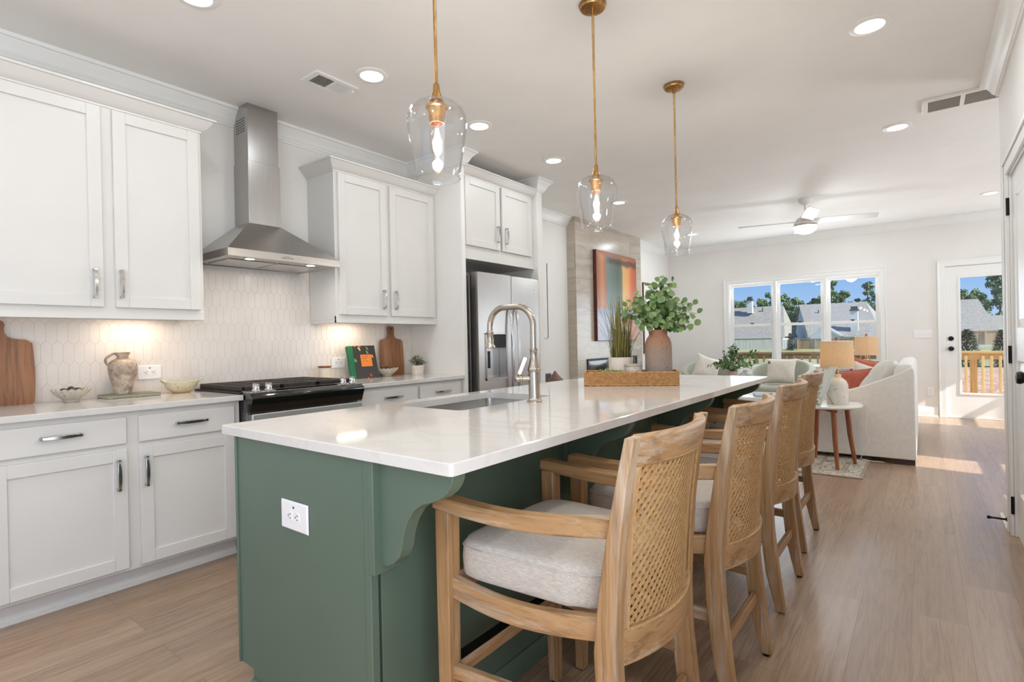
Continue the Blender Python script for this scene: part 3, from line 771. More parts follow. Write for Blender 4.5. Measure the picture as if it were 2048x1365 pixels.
for door, y in ((dl, 3.815), (dr, 3.908)):
    pts = []; n = 16
    for i in range(n+1):
        u = -1+2*i/n; pts.append((-2.972+.045*(1-u*u)**.5 if abs(u) < 1 else -2.972, y, 1.05+u*.46))
    MB().bar(pts, .026, .016, (0, 1, 0)).build('handle', M_chrome, door, bevel=.004)
MB().lathe([(.012, 0), (.012, .003), (.010, .004), (0, .004)], (-2.982, 4.235, 1.67), 20, 'x').build('emblem', M_chrome, dr)
for y in (3.46, 4.27): MB().box(-3.10, y-.03, 1.765, -3.03, y+.03, 1.79).build('hinge_cover', M_steeld, t, bevel=.003)

# range hood
t = thing('range_hood', 'stainless steel chimney range hood on the tiled wall', 'range hood', (-3.45, 1.84, 1.72))
y0, y1, x1 = 1.462, 2.215, -3.20
def frame4(xb, xf, a0, a1, z): return [(xb, a0, z), (xf, a0, z), (xf, a1, z), (xb, a1, z)]
b = MB(); b.loft([frame4(XW+.012, x1, y0, y1, 1.725), frame4(XW+.012, x1, y0, y1, 1.770)], cap=False)
b.loft([frame4(XW+.012, x1, y0, y1, 1.770), frame4(XW+.012, -3.505, 1.742, 1.962, 2.005)], cap=False)
b.loft([frame4(XW+.012, x1, y0, y1, 1.725), frame4(XW+.03, x1-.018, y0+.018, y1-.018, 1.725), frame4(XW+.032, x1-.020, y0+.020, y1-.020, 1.729)], cap=False)
b.build('canopy', M_steel, t, smooth=20)
b = MB(); b.box(XW+.032, y0+.020, 1.728, x1-.020, y1-.020, 1.734); b.build('underside', M_steel, t)
for a0, a1 in ((1.53, 1.83), (1.845, 2.145)):
    MB().box(-3.62, a0, 1.723, -3.34, a1, 1.7285).build('grease_filter', M_chrome, t, bevel=.002)
b = MB(); b.box(XW+.012, 1.742, 2.0, -3.505, 1.962, 2.42); b.box(XW+.012, 1.747, 2.42, -3.510, 1.957, HC-.001)
b.build('chimney', M_steelv, t, bevel=.002)
b = MB()
for i in range(6):
    for j in range(6): b.box(-3.66+i*.02, 1.7465, 2.62+j*.017, -3.648+i*.02, 1.7475, 2.628+j*.017)
b.build('vent_holes', M_slot, t)
for yy in (1.62, 2.03):
    MB().lathe([(.034, .004), (.034, -.004), (.026, -.004), (.026, .004)], (-3.262, yy, 1.727), 24, ring=True).build('lamp_ring', M_chrome, t)
    MB().lathe([(.0, -.003), (.027, -.003), (.027, .003), (0, .003)], (-3.262, yy, 1.725), 24).build('lamp_lens', M_hoodlens, t)
    ld = bpy.data.lights.new('hood_lamp', 'AREA'); ld.shape = 'DISK'; ld.size = .05; ld.energy = 1.1; ld.color = (1, .94, .86)
    lo = bpy.data.objects.new('hood_lamp', ld); COL.objects.link(lo); lo.parent = t; lo.location = (-3.262+3.45, yy-1.84, 1.716-1.72)
for k in range(4): MB().lathe([(.008, 0), (.008, .006), (.006, .008), (0, .008)], (x1, 1.80+k*.021, 1.748), 14, 'x').build('button', M_chrome, t)

# range
t = thing('gas_range', 'slide-in gas range with black control apron between the two counters', 'range', (-3.35, 1.84, 0))
y0, y1 = 1.468, 2.214
b = MB(); b.box(XW+.03, y0, .03, -3.03, y1, .905); b.box(XW+.03, y0, .905, -3.07, y1, .918); b.build('body', M_steeld, t, bevel=.003)
b = MB(); b.box(XW+.03, y0-.012, .915, -3.075, y1+.012, .926); b.build('cooktop', M_black, t, bevel=.003)
prof = [(-3.07, .932), (-2.985, .922), (-2.962, .905), (-2.958, .885), (-2.975, .845), (-2.985, .815), (-3.05, .815), (-3.07, .83)]
MB().prism([(x, z) for x, z in prof], 'y', y0-.004, y1+.004).build('control_apron', M_blackgloss, t, bevel=.003)
MB().loft([[(-3.085, a, .930), (-2.99, a, .9235), (-2.99, a, .9265), (-3.085, a, .934)] for a in (y0+.002, y1-.002)]).build('control_strip', M_steel, t, bevel=.001)
MB().box(-3.04, y0+.17, .9305, -3.005, y1-.16, .9335).build('control_display', M_blackgloss, t)
for yy in (1.525, 1.600, 2.105, 2.175):
    b = MB(); b.lathe([(.0, 0), (.024, 0), (.024, .006), (.019, .010), (.018, .032), (.015, .036), (0, .036)], (0, 0, 0), 22); b.box(-.018, -.006, .030, .018, .006, .044)
    b.xf(Matrix.Translation((-3.035, yy, .930)) @ Matrix.Rotation(R(4), 4, 'Y') @ Matrix.Rotation(R(25), 4, 'Z')); b.build('knob', M_chrome, t, bevel=.0015)
for g in range(3):
    b = MB(); a0 = y0+.012+g*.242; a1 = a0+.236; xx0, xx1 = XW+.05, -3.10; z0, z1 = .940, .956
    for yy in (a0, a1-.012): b.box(xx0, yy, z0-.01, xx1, yy+.012, z1)
    for xx in (xx0, xx1-.012): b.box(xx, a0, z0-.01, xx+.012, a1, z1)
    for k in range(1, 9): xx = xx0+k*(xx1-xx0)/9; b.box(xx-.004, a0, z0, xx+.004, a1, z1)
    b.box(xx0, (a0+a1)/2-.005, z0, xx1, (a0+a1)/2+.005, z1)
    for xx in (xx0, xx1-.012):
        for yy in (a0, a1-.012): b.box(xx, yy, .926, xx+.012, yy+.012, z0)
    b.build('grate', M_iron, t, bevel=.003)
    for xx in (-3.52, -3.25): MB().lathe([(0, .940), (.03, .940), (.034, .936), (.045, .932), (.05, .926), (0, .926)], (xx, (a0+a1)/2, 0), 24).build('burner', M_black, t)
MB().box(-3.03, y0+.004, .16, -2.985, y1-.004, .805).build('oven_door', M_steel, t, bevel=.004)
MB().box(-2.990, y0+.004, .735, -2.972, y1-.004, .806).build('door_trim', mat('bright_steel', (222, 220, 217), (212, 210, 207), .38, .85, scale=6), t, bevel=.004)
MB().box(-2.986, y0+.10, .30, -2.982, y1-.10, .64).build('oven_window', M_blackgloss, t)
b = MB().tube([(-2.94, y0+.03, .715), (-2.94, y1-.03, .715)], .014, 14)
for yy in (y0+.07, y1-.07): b.tube([(-2.985, yy, .715), (-2.94, yy, .715)], .009, 10)
b.build('oven_handle', M_chrome, t)
MB().box(-3.03, y0+.004, .035, -2.99, y1-.004, .15).build('drawer', M_steel, t, bevel=.004)

# ------------------------------------------------------------------ island
t = thing('kitchen_island', 'long sage green kitchen island base under white quartz', 'island', (-1.5, 2.35, 0))
IX0, IX1, IY0, IY1 = -1.885, -1.155, .875, 3.86
b = MB(); b.box(IX0+.02, IY0+.02, .10, IX1-.012, IY1-.02, .66); b.box(IX0+.02, IY0+.02, .66, IX1-.012, 1.50, .882); b.box(IX0+.02, 2.25, .66, IX1-.012, IY1-.02, .882); b.box(IX0+.08, IY0+.02, .002, IX1-.012, IY1-.02, .10)
b.build('body', M_green, t, bevel=.002)
# end panels: toe notch on the working side
pf = [(IX0, .10), (IX0+.085, .10), (IX0+.085, .002), (IX1, .002), (IX1, .882), (IX0, .882)]
for ya, yb, yo in ((IY0, IY0+.02, IY0-.006), (IY1-.02, IY1, IY1+.006)):
    b = MB().prism(pf, 'y', ya, yb); lo_, hi_ = min(ya, yo), max(yb, yo)
    b.box(IX0-.004, lo_, .10, IX0+.008, hi_, .882); b.box(IX1-.02, lo_, .002, IX1+.004, hi_, .882)
    b.build('end_panel', M_green, t, bevel=.0025)
seams = [IY0+.03, 1.86, 2.83, IY1-.02]
b = MB()
for a0, a1 in zip(seams[:-1], seams[1:]): b.box(IX1-.012, a0+.001, .002, IX1, a1-.001, .882)
b.build('seating_panel', M_green, t, bevel=.0015)
b = MB(); pr_ = [(0, .002), (.012, .002), (.012, .062), (.006, .075), (0, .075)]
moulding([(IX0+.09, IY0-.0), (IX1+.0, IY0-.0), (IX1, IY1), (IX0+.09, IY1)][::-1], pr_, b)
b.build('base_moulding', M_green, t, smooth=30)
for yc in (.912, 1.855, 2.825, 3.815):
    prof = [(IX1, .882), (-.868, .882), (-.868, .862), (-.876, .845), (-.89, .828), (-.915, .810), (-.945, .798), (-.975, .788), (-1.005, .768), (-1.03, .735), (-1.045, .70), (-1.052, .665), (-1.062, .640), (-1.085, .618), (-1.11, .607), (IX1+.02, .603), (IX1, .603)]
    b = MB(); b.prism(prof, 'y', yc-.022, yc+.022); b.box(IX1, yc-.045, .582, IX1+.022, yc+.045, .882)
    b.build('corbel', M_green, t, bevel=.002)
SX0, SX1, SY0, SY1 = -1.86, -1.455, 1.545, 2.20
tx0, tx1, ty0, ty1 = -1.952, -.835, .853, 3.892
b = MB()
b.box(tx0, ty0, .884, SX0, ty1, .914); b.box(SX1, ty0, .884, tx1, ty1, .914); b.box(SX0, ty0, .884, SX1, SY0, .914); b.box(SX0, SY1, .884, SX1, ty1, .914)
# weld the four rectangles into one slab with a hole
def slab_hole(o, h, z0, z1):
    x0, y0, x1, y1 = o; a0, c0, a1, c1 = h; m = MB(); r = .012
    def rc(x0, y0, x1, y1, r, n=5):
        P = []
        for cx, cy, s in ((x1-r, y1-r, 0), (x0+r, y1-r, 90), (x0+r, y0+r, 180), (x1-r, y0+r, 270)):
            for i in range(n+1): a = R(s+90*i/n); P.append((cx+r*math.cos(a), cy+r*math.sin(a)))
        return P
    O = rc(x0, y0, x1, y1, .012); H = rc(a0, c0, a1, c1, .03); n = len(O)
    def ring(P, z): return [(x, y, z) for x, y in P]
    e = .003; Oi = rc(x0+e, y0+e, x1-e, y1-e, .010)
    m.loft([ring(H, z0), ring(O, z0), ring(O, z1-e), ring(Oi, z1), ring(H, z1)], cap=False)
    m.loft([ring(H, z1), ring(H, z0)], cap=False)
    return m
tag(slab_hole((tx0, ty0, tx1, ty1), (SX0, SY0, SX1, SY1), .884, .914).build('island_worktop', M_quartz, smooth=30), 'white quartz worktop of the island with a sink cutout', 'countertop')
t = thing('undermount_sink', 'stainless undermount sink set in the island worktop', 'sink', ((SX0+SX1)/2, (SY0+SY1)/2, .884))
b = MB()
def rr(x0, y0, x1, y1, r, z, n=5):
    P = []
    for cx, cy, s in ((x1-r, y1-r, 0), (x0+r, y1-r, 90), (x0+r, y0+r, 180), (x1-r, y0+r, 270)):
        for i in range(n+1): a = R(s+90*i/n); P.append((cx+r*math.cos(a), cy+r*math.sin(a), z))
    return P
b.loft([rr(SX0-.014, SY0-.014, SX1+.014, SY1+.014, .03, .8835), rr(SX0-.004, SY0-.004, SX1+.004, SY1+.004, .03, .8835), rr(SX0+.004, SY0+.004, SX1-.004, SY1-.004, .035, .72), rr(SX0+.02, SY0+.02, SX1-.02, SY1-.02, .03, .70)], cap=False)
b.add(rr(SX0+.02, SY0+.02, SX1-.02, SY1-.02, .03, .70), [tuple(range(24))])
b.build('basin', M_steel, t, smooth=40)
MB().lathe([(.045, .702), (.04, .704), (.03, .698), (0, .698)], ((SX0+SX1)/2, (SY0+SY1)/2, 0), 24).build('drain', M_chrome, t)

# faucet
t = thing('kitchen_faucet', 'brushed nickel pull-down faucet on the island, behind the sink', 'faucet', (-1.375, 1.94, .914))
fx, fy = -1.375, 1.94
MB().lathe([(0, 0), (.034, 0), (.034, .006), (.030, .010), (.027, .014), (.0255, .02), (.0255, .135), (.029, .138), (.030, .146), (.027, .150), (.0265, .156), (.022, .170), (.0165, .195), (.0155, .225), (.018, .229), (.018, .236), (.0145, .238)], (fx, fy, .914), 32).build('body', M_nickel, t)
pts = [(fx, fy, .914+.235), (fx, fy, 1.255)]; r0, wd = .088, .25
for i in range(1, 10): a = R(90*i/9); pts.append((fx-r0+r0*math.cos(a), fy, 1.255+r0*math.sin(a)))
for i in range(0, 10): a = R(90+90*i/9); pts.append((fx-wd+r0+r0*math.cos(a), fy, 1.255+r0*math.sin(a)))
pts += [(fx-wd, fy, 1.225)]
MB().tube(pts, .0142, 18).build('spout', M_nickel, t, smooth=60)
MB().lathe([(.0145, 1.237), (.0175, 1.233), (.0175, 1.225), (.0155, 1.222), (.0155, 1.185), (.018, 1.172), (.0245, 1.163), (.0255, 1.156), (.022, 1.154), (0, 1.154)], (fx-wd, fy, 0), 28).build('spray_head', M_nickel, t)
hd = Vector((-.72, -.60, 0)).normalized(); hd = Vector((-.80, -.60, 0)).normalized()
b = MB(); q = Vector((fx, fy, 1.018)); b.tube([tuple(q+hd*.02), tuple(q+hd*.052), tuple(q+hd*.053), tuple(q+hd*.062), tuple(q+hd*.063), tuple(q+hd*.08), tuple(q+hd*.086)], [.0165, .0165, .0185, .0185, .0165, .0165, .010], 18)
e = q+hd*.070; b.tube([tuple(e), tuple(e+hd*-.012+Vector((0, 0, .03)))], [.008, .008], 12)
b.bar([tuple(e+Vector((0, 0, .020))-hd*.004), tuple(e+Vector((0, 0, .095))-hd*.034)], .026, .018, tuple(hd.cross(Vector((0, 0, 1)))))
b.build('lever', M_nickel, t, bevel=.002)

# outlets
def outlet(name, c, u, n, w, h, label, cat='outlet', gang=2, parent=None):
    """plate centred at c; u = plate's right direction, n = outward normal"""
    t = thing(name, label, cat, c); U, Nn, Z = Vector(u), Vector(n), Vector((0, 0, 1)); C0 = Vector(c)
    M4 = Matrix((U, Nn, Z)).transposed().to_4x4(); M4.translation = C0
    b = MB().loft([[(-w/2, 0, -h/2), (w/2, 0, -h/2), (w/2, 0, h/2), (-w/2, 0, h/2)], [(-w/2, .003, -h/2), (w/2, .003, -h/2), (w/2, .003, h/2), (-w/2, .003, h/2)], [(-w/2+.004, .0065, -h/2+.004), (w/2-.004, .0065, -h/2+.004), (w/2-.004, .0065, h/2-.004), (-w/2+.004, .0065, h/2-.004)]])
    b.xf(M4); b.build('plate', M_plastic, t, bevel=.001)
    return t, M4
def receptacle(t, M4, x, z, rot):
    b = MB(); n = 20; P = []
    for i in range(n): a = 2*math.pi*i/n; P.append((.0165*math.cos(a), max(-.013, min(.013, .0175*math.sin(a)))))
    b.loft([[(px, .006, pz) for px, pz in P], [(px, .0085, pz) for px, pz in P]]); b.cur = 1
    for sx, hh in ((-.0062, .0075), (.0062, .006)): b.box(sx-.0011, .0084, .0005-.001, sx+.0011, .0089, .0005+hh)
    b.lathe([(0, .0084), (.0026, .0084), (.0026, .0089), (0, .0089)], (0, 0, -.0065), 10, 'y')
    b.xf(M4 @ Matrix.Translation((x, 0, z)) @ Matrix.Rotation(R(rot), 4, 'Y'))
    b.build('receptacle', [M_plastic, M_slot], t)
def duplex_h(c, u, n, w, h, label):
    t, M4 = outlet('wall_outlet', c, u, n, w, h, label)
    for x in (-.0195, .0195): receptacle(t, M4, x, 0, 90)
    b = MB().box(-.004, .006, h/2-.020, .004, .0068, h/2-.014); b.xf(M4); b.build('marking', M_slot, t)
duplex_h((-1.5155, IY0-.001, .668), (1, 0, 0), (0, -1, 0), .145, .088, 'white outlet plate on the green end of the island')
duplex_h((XW+.011, 1.215, 1.045), (0, 1, 0), (1, 0, 0), .125, .085, 'white outlet plate on the tile between the jug and the range')
duplex_h((XW+.011, 2.525, 1.045), (0, 1, 0), (1, 0, 0), .125, .085, 'white outlet plate on the tile behind the cookbook')
t, M4 = outlet('wall_outlet', (.065, FY, .353), (1, 0, 0), (0, -1, 0), .075, .118, 'white outlet low on the far wall between the sofa and the door')
receptacle(t, M4, 0, .0195, 0); receptacle(t, M4, 0, -.0195, 0)
t, M4 = outlet('light_switch', (-.013, FY, 1.17), (1, 0, 0), (0, -1, 0), .215, .118, 'wide white four-gang switch plate left of the far door', 'switch')
for k in range(4):
    x = (k-1.5)*.046; b = MB().box(x-.005, .006, -.012, x+.005, .0078, .012); b.loft([[(x-.0035, .007, -.004), (x+.0035, .007, -.004), (x+.0035, .007, .006), (x-.0035, .007, .006)], [(x-.003, .016, .004), (x+.003, .016, .004), (x+.003, .016, .009), (x-.003, .016, .009)]])
    b.xf(M4); b.build('toggle', M_plastic, t, bevel=.0006)
# ------------------------------------------------------------------ bar stools
M_cane = mat('cane_webbing', (196, 158, 108), (174, 134, 86), .6, scale=70, lo=.3, hi=.7)
def make_stool():
    """built facing -x; rear feet near x=0, centre line y=0"""
    t = thing('bar_stool', 'x', 'bar stool', (0, 0, 0), 'washed oak bar stools along the island')
    prof = [(.002, -.012, .022), (.165, -.050, .003), (.356, -.068, -.016), (.486, -.072, -.018), (.589, -.061, -.013), (.744, -.036, -.002), (.873, -.010, .016), (.972, .013, .036)]
    def px(z):
        for (z0, f0, r0), (z1, f1, r1) in zip(prof[:-1], prof[1:]):
            if z <= z1: u = (z-z0)/(z1-z0); return f0+(f1-f0)*u, r0+(r1-r0)*u
        return prof[-1][1:]
    HB = .246                                       # half width of the back at the posts' outer faces
    for s in (-1, 1):
        secs = []
        for i in range(25):
            z = .004+(.972-.004)*i/24; f, r = px(z); w = .044 if z > .3 else .036+.008*z/.3
            yo = HB if z > .45 else HB-.012*(1-z/.45)
            secs.append([(f, s*yo, z), (r, s*yo, z), (r, s*(yo-w), z), (f, s*(yo-w), z)])
        MB().loft(secs).build('rear_leg', oak('z'), t, local=True, bevel=.003)
        secs = []
        for z, w in ((.004, .034), (.30, .044), (.735, .048)):
            x0 = -.535 + (.048-w)*.5; yo = .278
            secs.append([(x0, s*yo, z), (x0+w, s*yo, z), (x0+w, s*(yo-w), z), (x0, s*(yo-w), z)])
        MB().loft(secs).build('front_leg', oak('z'), t, local=True, bevel=.003)
        # arm: curves outwards to the front, thick front end, dips in the middle
        pts, ww, hh = [], [], []
        for i in range(13):
            u = i/12; x = -.030 - .512*u; y = s*(.207 + .050*(1-(1-u)**2)); z = .762 - .016*math.sin(math.pi*u)*1.0 - .008*u
            pts.append((x, y, z)); ww.append(.036+.016*u); hh.append(.046-.010*u)
        b = MB().bar(pts, ww, hh); b.build('arm', oak('x'), t, local=True, bevel=.005)
        # side rail, bowed outwards
        pts = [(-.055-.44*i/10, s*(.205+.045*math.sin(math.pi*min(i/10*.62, .5)/1)), .527-.018*math.sin(math.pi*i/10)) for i in range(11)]
        MB().bar(pts, .026, .056).build('seat_rail', oak('x'), t, local=True, bevel=.003)
        MB().bar([(-.50, s*.256, .300), (-.055, s*.205, .300)], .022, .036).build('side_stretcher', oak('x'), t, local=True, bevel=.003)
    MB().bar([(-.511, -.24, .527), (-.511, .24, .527)], .026, .056).build('front_rail', oak('y'), t, local=True, bevel=.003)
    MB().bar([(-.511, -.235, .290), (-.511, .235, .290)], .028, .044).build('foot_rail', oak('y'), t, local=True, bevel=.003)
    MB().loft([[(-.528, y, .300), (-.494, y, .314), (-.494, y, .3165), (-.5275, y, .3165), (-.5285, y, .3145), (-.5285, y, .272), (-.526, y, .272), (-.526, y, .300)] for y in (-.232, .232)]).build('foot_plate', M_black, t, local=True)
    MB().bar([(-.030, -.19, .212), (-.030, .19, .212)], .020, .040).build('rear_stretcher', oak('y'), t, local=True, bevel=.003)
    for sx, sy, z in ((-.513, .256, 0), (-.513, -.256, 0), (.005, .202, 0), (.005, -.202, 0)):
        MB().lathe([(0, 0), (.011, 0), (.012, .005), (0, .005)], (sx, sy, z), 12).build('glide', M_black, t, local=True)
    # curved back: sheet parametrised by y and z, bowed away from the sitter
    YI = HB-.040
    def sheet(y, z, off=0):
        f, r = px(z); bow = .050*(1-(y/(HB-.040))**2) if abs(y) < HB-.040 else 0; return (r-.0135+bow+off, y, z)
    def band(z0, z1, y0, y1, th, off=0, nu=16, nv=4, edge=None):
        return MB().slab(lambda u, v: sheet(y0+(y1-y0)*u, z0+(z1-z0)*v, off), th, nu, nv)
    Z0, Z1 = .452, .972
    b = band(.905, Z1, -YI, YI, .026); b.build('top_rail', oak('y'), t, local=True, bevel=.003)
    b = band(Z0, .535, -YI, YI, .024); b.build('bottom_rail', oak('y'), t, local=True, bevel=.003)
    for s in (-1, 1):
        band(.535, .905, s*YI, s*(YI-.016), .022, nu=2, nv=10).build('back_stile', oak('z'), t, local=True, bevel=.002)
    # cane: horizontal pairs, vertical pairs and both diagonals, woven in and out
    b = MB(); zc0, zc1, yc = .530, .910, YI-.013; p = .0165
    def ribbon(pts, w):
        """flat strand through (y,z,layer) points"""
        n = len(pts); vs, fs = [], []
        for i, (y, z, l) in enumerate(pts):
            y0, z0, _ = pts[max(i-1, 0)]; y1, z1, _ = pts[min(i+1, n-1)]
            d = math.hypot(y1-y0, z1-z0) or 1; ny, nz = -(z1-z0)/d*w/2, (y1-y0)/d*w/2
            vs += [sheet(y+ny, z+nz, l), sheet(y-ny, z-nz, l)]
        o = len(vs); th = .0007
        for q in list(vs): vs.append((q[0]+th, q[1], q[2]))
        for i in range(n-1):
            a = 2*i; fs += [(a, a+1, a+3, a+2), (o+a+2, o+a+3, o+a+1, o+a), (a, a+2, o+a+2, o+a), (a+3, a+1, o+a+1, o+a+3)]
        b.add(vs, fs)
    sl = .84; cp = .0205                             # diamonds a little taller than wide
    for sg in (-1, 1):
        c = -yc-(zc1-zc0)*sl
        while c < yc:
            for dc in (-.0030, .0030):
                z_a = max(zc0, zc0+(-yc-c-dc)/sl); z_b = min(zc1, zc0+(yc-c-dc)/sl)
                if z_b-z_a > .006:
                    n = max(2, int((z_b-z_a)/.03)); ribbon([(sg*(c+dc+(z_a-zc0+(z_b-z_a)*i/n)*sl), z_a+(z_b-z_a)*i/n, .0014 if sg > 0 else -.0006) for i in range(n+1)], .0045)
            c += cp
    z = zc0+cp/sl/4
    while z < zc1:
        ribbon([(-yc+2*yc*i/16, z, .0003) for i in range(17)], .0016); z += cp/sl/2
    b.build('cane_panel', M_cane, t, local=True, recalc=False, smooth=0)
    b = MB()
    for z in (.531, .909): b.tube([sheet(-yc+2*yc*i/14, z, .011) for i in range(15)], .003, 6)
    for s in (-1, 1): b.tube([sheet(s*yc, .531+(.378)*i/8, .011) for i in range(9)], .003, 6)
    b.build('cane_spline', M_cane, t, local=True)
    # cushion: trapezoid plan, domed top, rounded
    def cush(u, v):
        # u around the plan, v from bottom edge over the crown
        a = 2*math.pi*u; ca, sa = math.cos(a), math.sin(a); n = 7.0
        r = (abs(ca)**n+abs(sa)**n)**(-1/n); X = r*ca; Y = r*sa
        hw = .246-.030*(X+1)/2 if X < .6 else .237-.030*(X+1)/2
        prof = [(.97, .552), (1.0, .558), (1.008, .60), (.998, .634), (.965, .648), (.82, .657), (.55, .667), (.25, .673), (.0, .674)]
        q = v*(len(prof)-1); i = min(int(q), len(prof)-2); w = q-i
        k = prof[i][0]*(1-w)+prof[i+1][0]*w; zz = prof[i][1]*(1-w)+prof[i+1][1]*w
        x = -.283+.222*X*k; y = hw*Y*k
        zz += -.018*max(0, X)*0
        return (x, y, zz)
    b = MB(); b.grid(cush, 72, 24, wrapu=True)
    b.build('cushion', M_linen, t, local=True, smooth=60)
    b = MB(); n = 72; b.tube([tuple(Vector(cush(i/n, 3/8*.98))+Vector((0, 0, .001))) for i in range(n)], .0028, 6, closed=True)
    b.build('piping', M_linen, t, local=True)
    return t
s0 = make_stool()
def place(o, x, y, rz, label): o.location = (x, y, 0); o.rotation_euler = (0, 0, R(rz)); o['label'] = label
stools = [(-.522, 1.290, 0, 'washed oak bar stool with caned back, nearest the camera'),
          (-.484, 1.925, 0, 'second caned bar stool from the camera, its seat seen past the nearest back'),
          (-.505, 2.715, 0, 'third caned bar stool from the camera along the island'),
          (-.540, 3.482, 0, 'farthest caned bar stool, beside the round side table')]
for i, (x, y, rz, l) in enumerate(stools):
    o = s0 if i == 0 else dup(s0)
    place(o, x, y, rz, l)

# ------------------------------------------------------------------ soft goods helpers
def pillow_mb(w, h, d, seed=0, pinch=.06, n=22):
    rnd = random.Random(seed); b = MB(); ph = [rnd.uniform(0, 6.28) for _ in range(6)]
    def surf(sgn):
        def f(u, v):
            x, y = 2*u-1, 2*v-1
            ex = 1-pinch*(1-abs(y)**2)*abs(x)**3*1.2; ey = 1-pinch*(1-abs(x)**2)*abs(y)**3*1.2
            t = max(0, (1-x**4)*(1-y**4))**.62
            wr = 1+.05*math.sin(3*x+ph[0])*math.sin(2.4*y+ph[1])+.03*math.sin(7*x+5*y+ph[2])
            return (x*w/2*ex, sgn*(d/2*t*wr+.002), y*h/2*ey)
        return f
    b.grid(surf(1), n, n); o = len(b.v); b.grid(surf(-1), n, n); w1 = n+1
    rim = [i for i in range(n)] + [n+j*w1 for j in range(n)] + [n*w1+n-i for i in range(n)] + [(n-j)*w1 for j in range(n)]
    m = len(rim)
    for i in range(m): a, c = rim[i], rim[(i+1) % m]; b.f.append((a, c, o+c, o+a)); b.mi.append(0)
    return b
def pillow(label, loc, w, h, d, rot, m, name='throw_pillow', seed=0, pinch=.07, group=None, flange=None, fm=None):
    t = thing(name, label, 'pillow', loc, group)
    M4 = Matrix.Translation(loc) @ Matrix.Rotation(R(rot[2]), 4, 'Z') @ Matrix.Rotation(R(rot[0]), 4, 'X') @ Matrix.Rotation(R(rot[1]), 4, 'Y')
    b = pillow_mb(w, h, d, seed, pinch); b.xf(M4); b.build('cover', m, t, smooth=60)
    if flange:
        b = MB(); n = 60; P = []
        def rimpt(s, k):
            q = s*4; e = int(q) % 4; f = q-int(q); x, y = [(-1+2*f, -1), (1, -1+2*f), (1-2*f, 1), (-1, 1-2*f)][e]
            ex = 1-pinch*(1-abs(y)**2)*abs(x)**3*1.2; ey = 1-pinch*(1-abs(x)**2)*abs(y)**3*1.2
            return Vector((x*(w/2*ex+k), .003*math.sin(40*s), y*(h/2*ey+k)))
        for i in range(n): b_ = i/n; P.append([tuple(rimpt(b_, -.004)+Vector((0, -.002, 0))), tuple(rimpt(b_, flange)), tuple(rimpt(b_, -.004)+Vector((0, .002, 0)))])
        b.loft(P, False, True); b.xf(M4); b.build('flange', fm or m, t, smooth=60)
    return t

# ------------------------------------------------------------------ plants
def leaf(b, base, d, up, ln, w, curl=.15, rnd=random, ns=5, shape='round'):
    """one thin leaf: base point, direction, up"""
    d = Vector(d).normalized(); up = Vector(up); s = d.cross(up)
    if s.length < 1e-4: s = d.orthogonal()
    s.normalize(); n = s.cross(d)
    vs, fs = [], []; cen = []
    for i in range(ns+1):
        u = i/ns
        hw = w/2*(math.sin(math.pi*min(1, u*.94+.03))**.62 if shape == 'round' else math.sin(math.pi*min(1, u*.9+.08)))
        c = Vector(base)+d*ln*u+n*(-curl*ln*u*u)
        vs += [c-s*hw+n*hw*.25, c, c+s*hw+n*hw*.25]
    for i in range(ns):
        a = 3*i; fs += [(a, a+1, a+4, a+3), (a+1, a+2, a+5, a+4)]
    b.add(vs, fs)
def branchy(seed, origin, stems, leaf_l, leaf_w, per, spread, height, droop=.2, mats=None, bias=None, shape='round'):
    """leafy stems from one mouth; returns (stem mesh, leaf mesh)"""
    rnd = random.Random(seed); S, L = MB(), MB(); o = Vector(origin)
    for k in range(stems):
        a = 2*math.pi*k/stems+rnd.uniform(-.4, .4); sp = spread*rnd.uniform(.25, 1.0); hh = height*rnd.uniform(.5, 1.0)*(1-.45*sp/spread)
        tip = o+Vector((math.cos(a)*sp, math.sin(a)*sp, hh))
        if bias: tip += Vector(bias(k, stems, rnd))
        pts = []; n = 7
        for i in range(n+1):
            u = i/n; q = o.lerp(tip, u); q.z = o.z+(tip.z-o.z)*(1-(1-u)**1.7) - droop*sp*u*u
            q.x += rnd.uniform(-.004, .004); q.y += rnd.uniform(-.004, .004); pts.append(q)
        S.tube([tuple(p) for p in pts], [.0025-.0015*i/n for i in range(n+1)], 5)
        for j in range(per):
            u = .25+.75*(j+1)/per; i = min(int(u*n), n-1); w = u*n-i; p = pts[i].lerp(pts[i+1], w)
            td = (pts[i+1]-pts[i]).normalized(); az = rnd.uniform(0, 6.28); sd = td.orthogonal().normalized()
            sd = Matrix.Rotation(az, 3, td) @ sd
            d = (sd*rnd.uniform(.6, 1)+td*.5+Vector((0, 0, rnd.uniform(-.3, .35)))).normalized()
            L.cur = rnd.choice(range(len(mats))) if mats else 0
            sc = rnd.uniform(.65, 1.1)*(1.1-.45*u if shape == 'round' else 1)
            leaf(L, p+d*.006, d, td+Vector((rnd.uniform(-.6, .6), rnd.uniform(-.6, .6), .7)), leaf_l*sc, leaf_w*sc, rnd.uniform(-.1, .3), rnd, shape=shape)
    return S, L

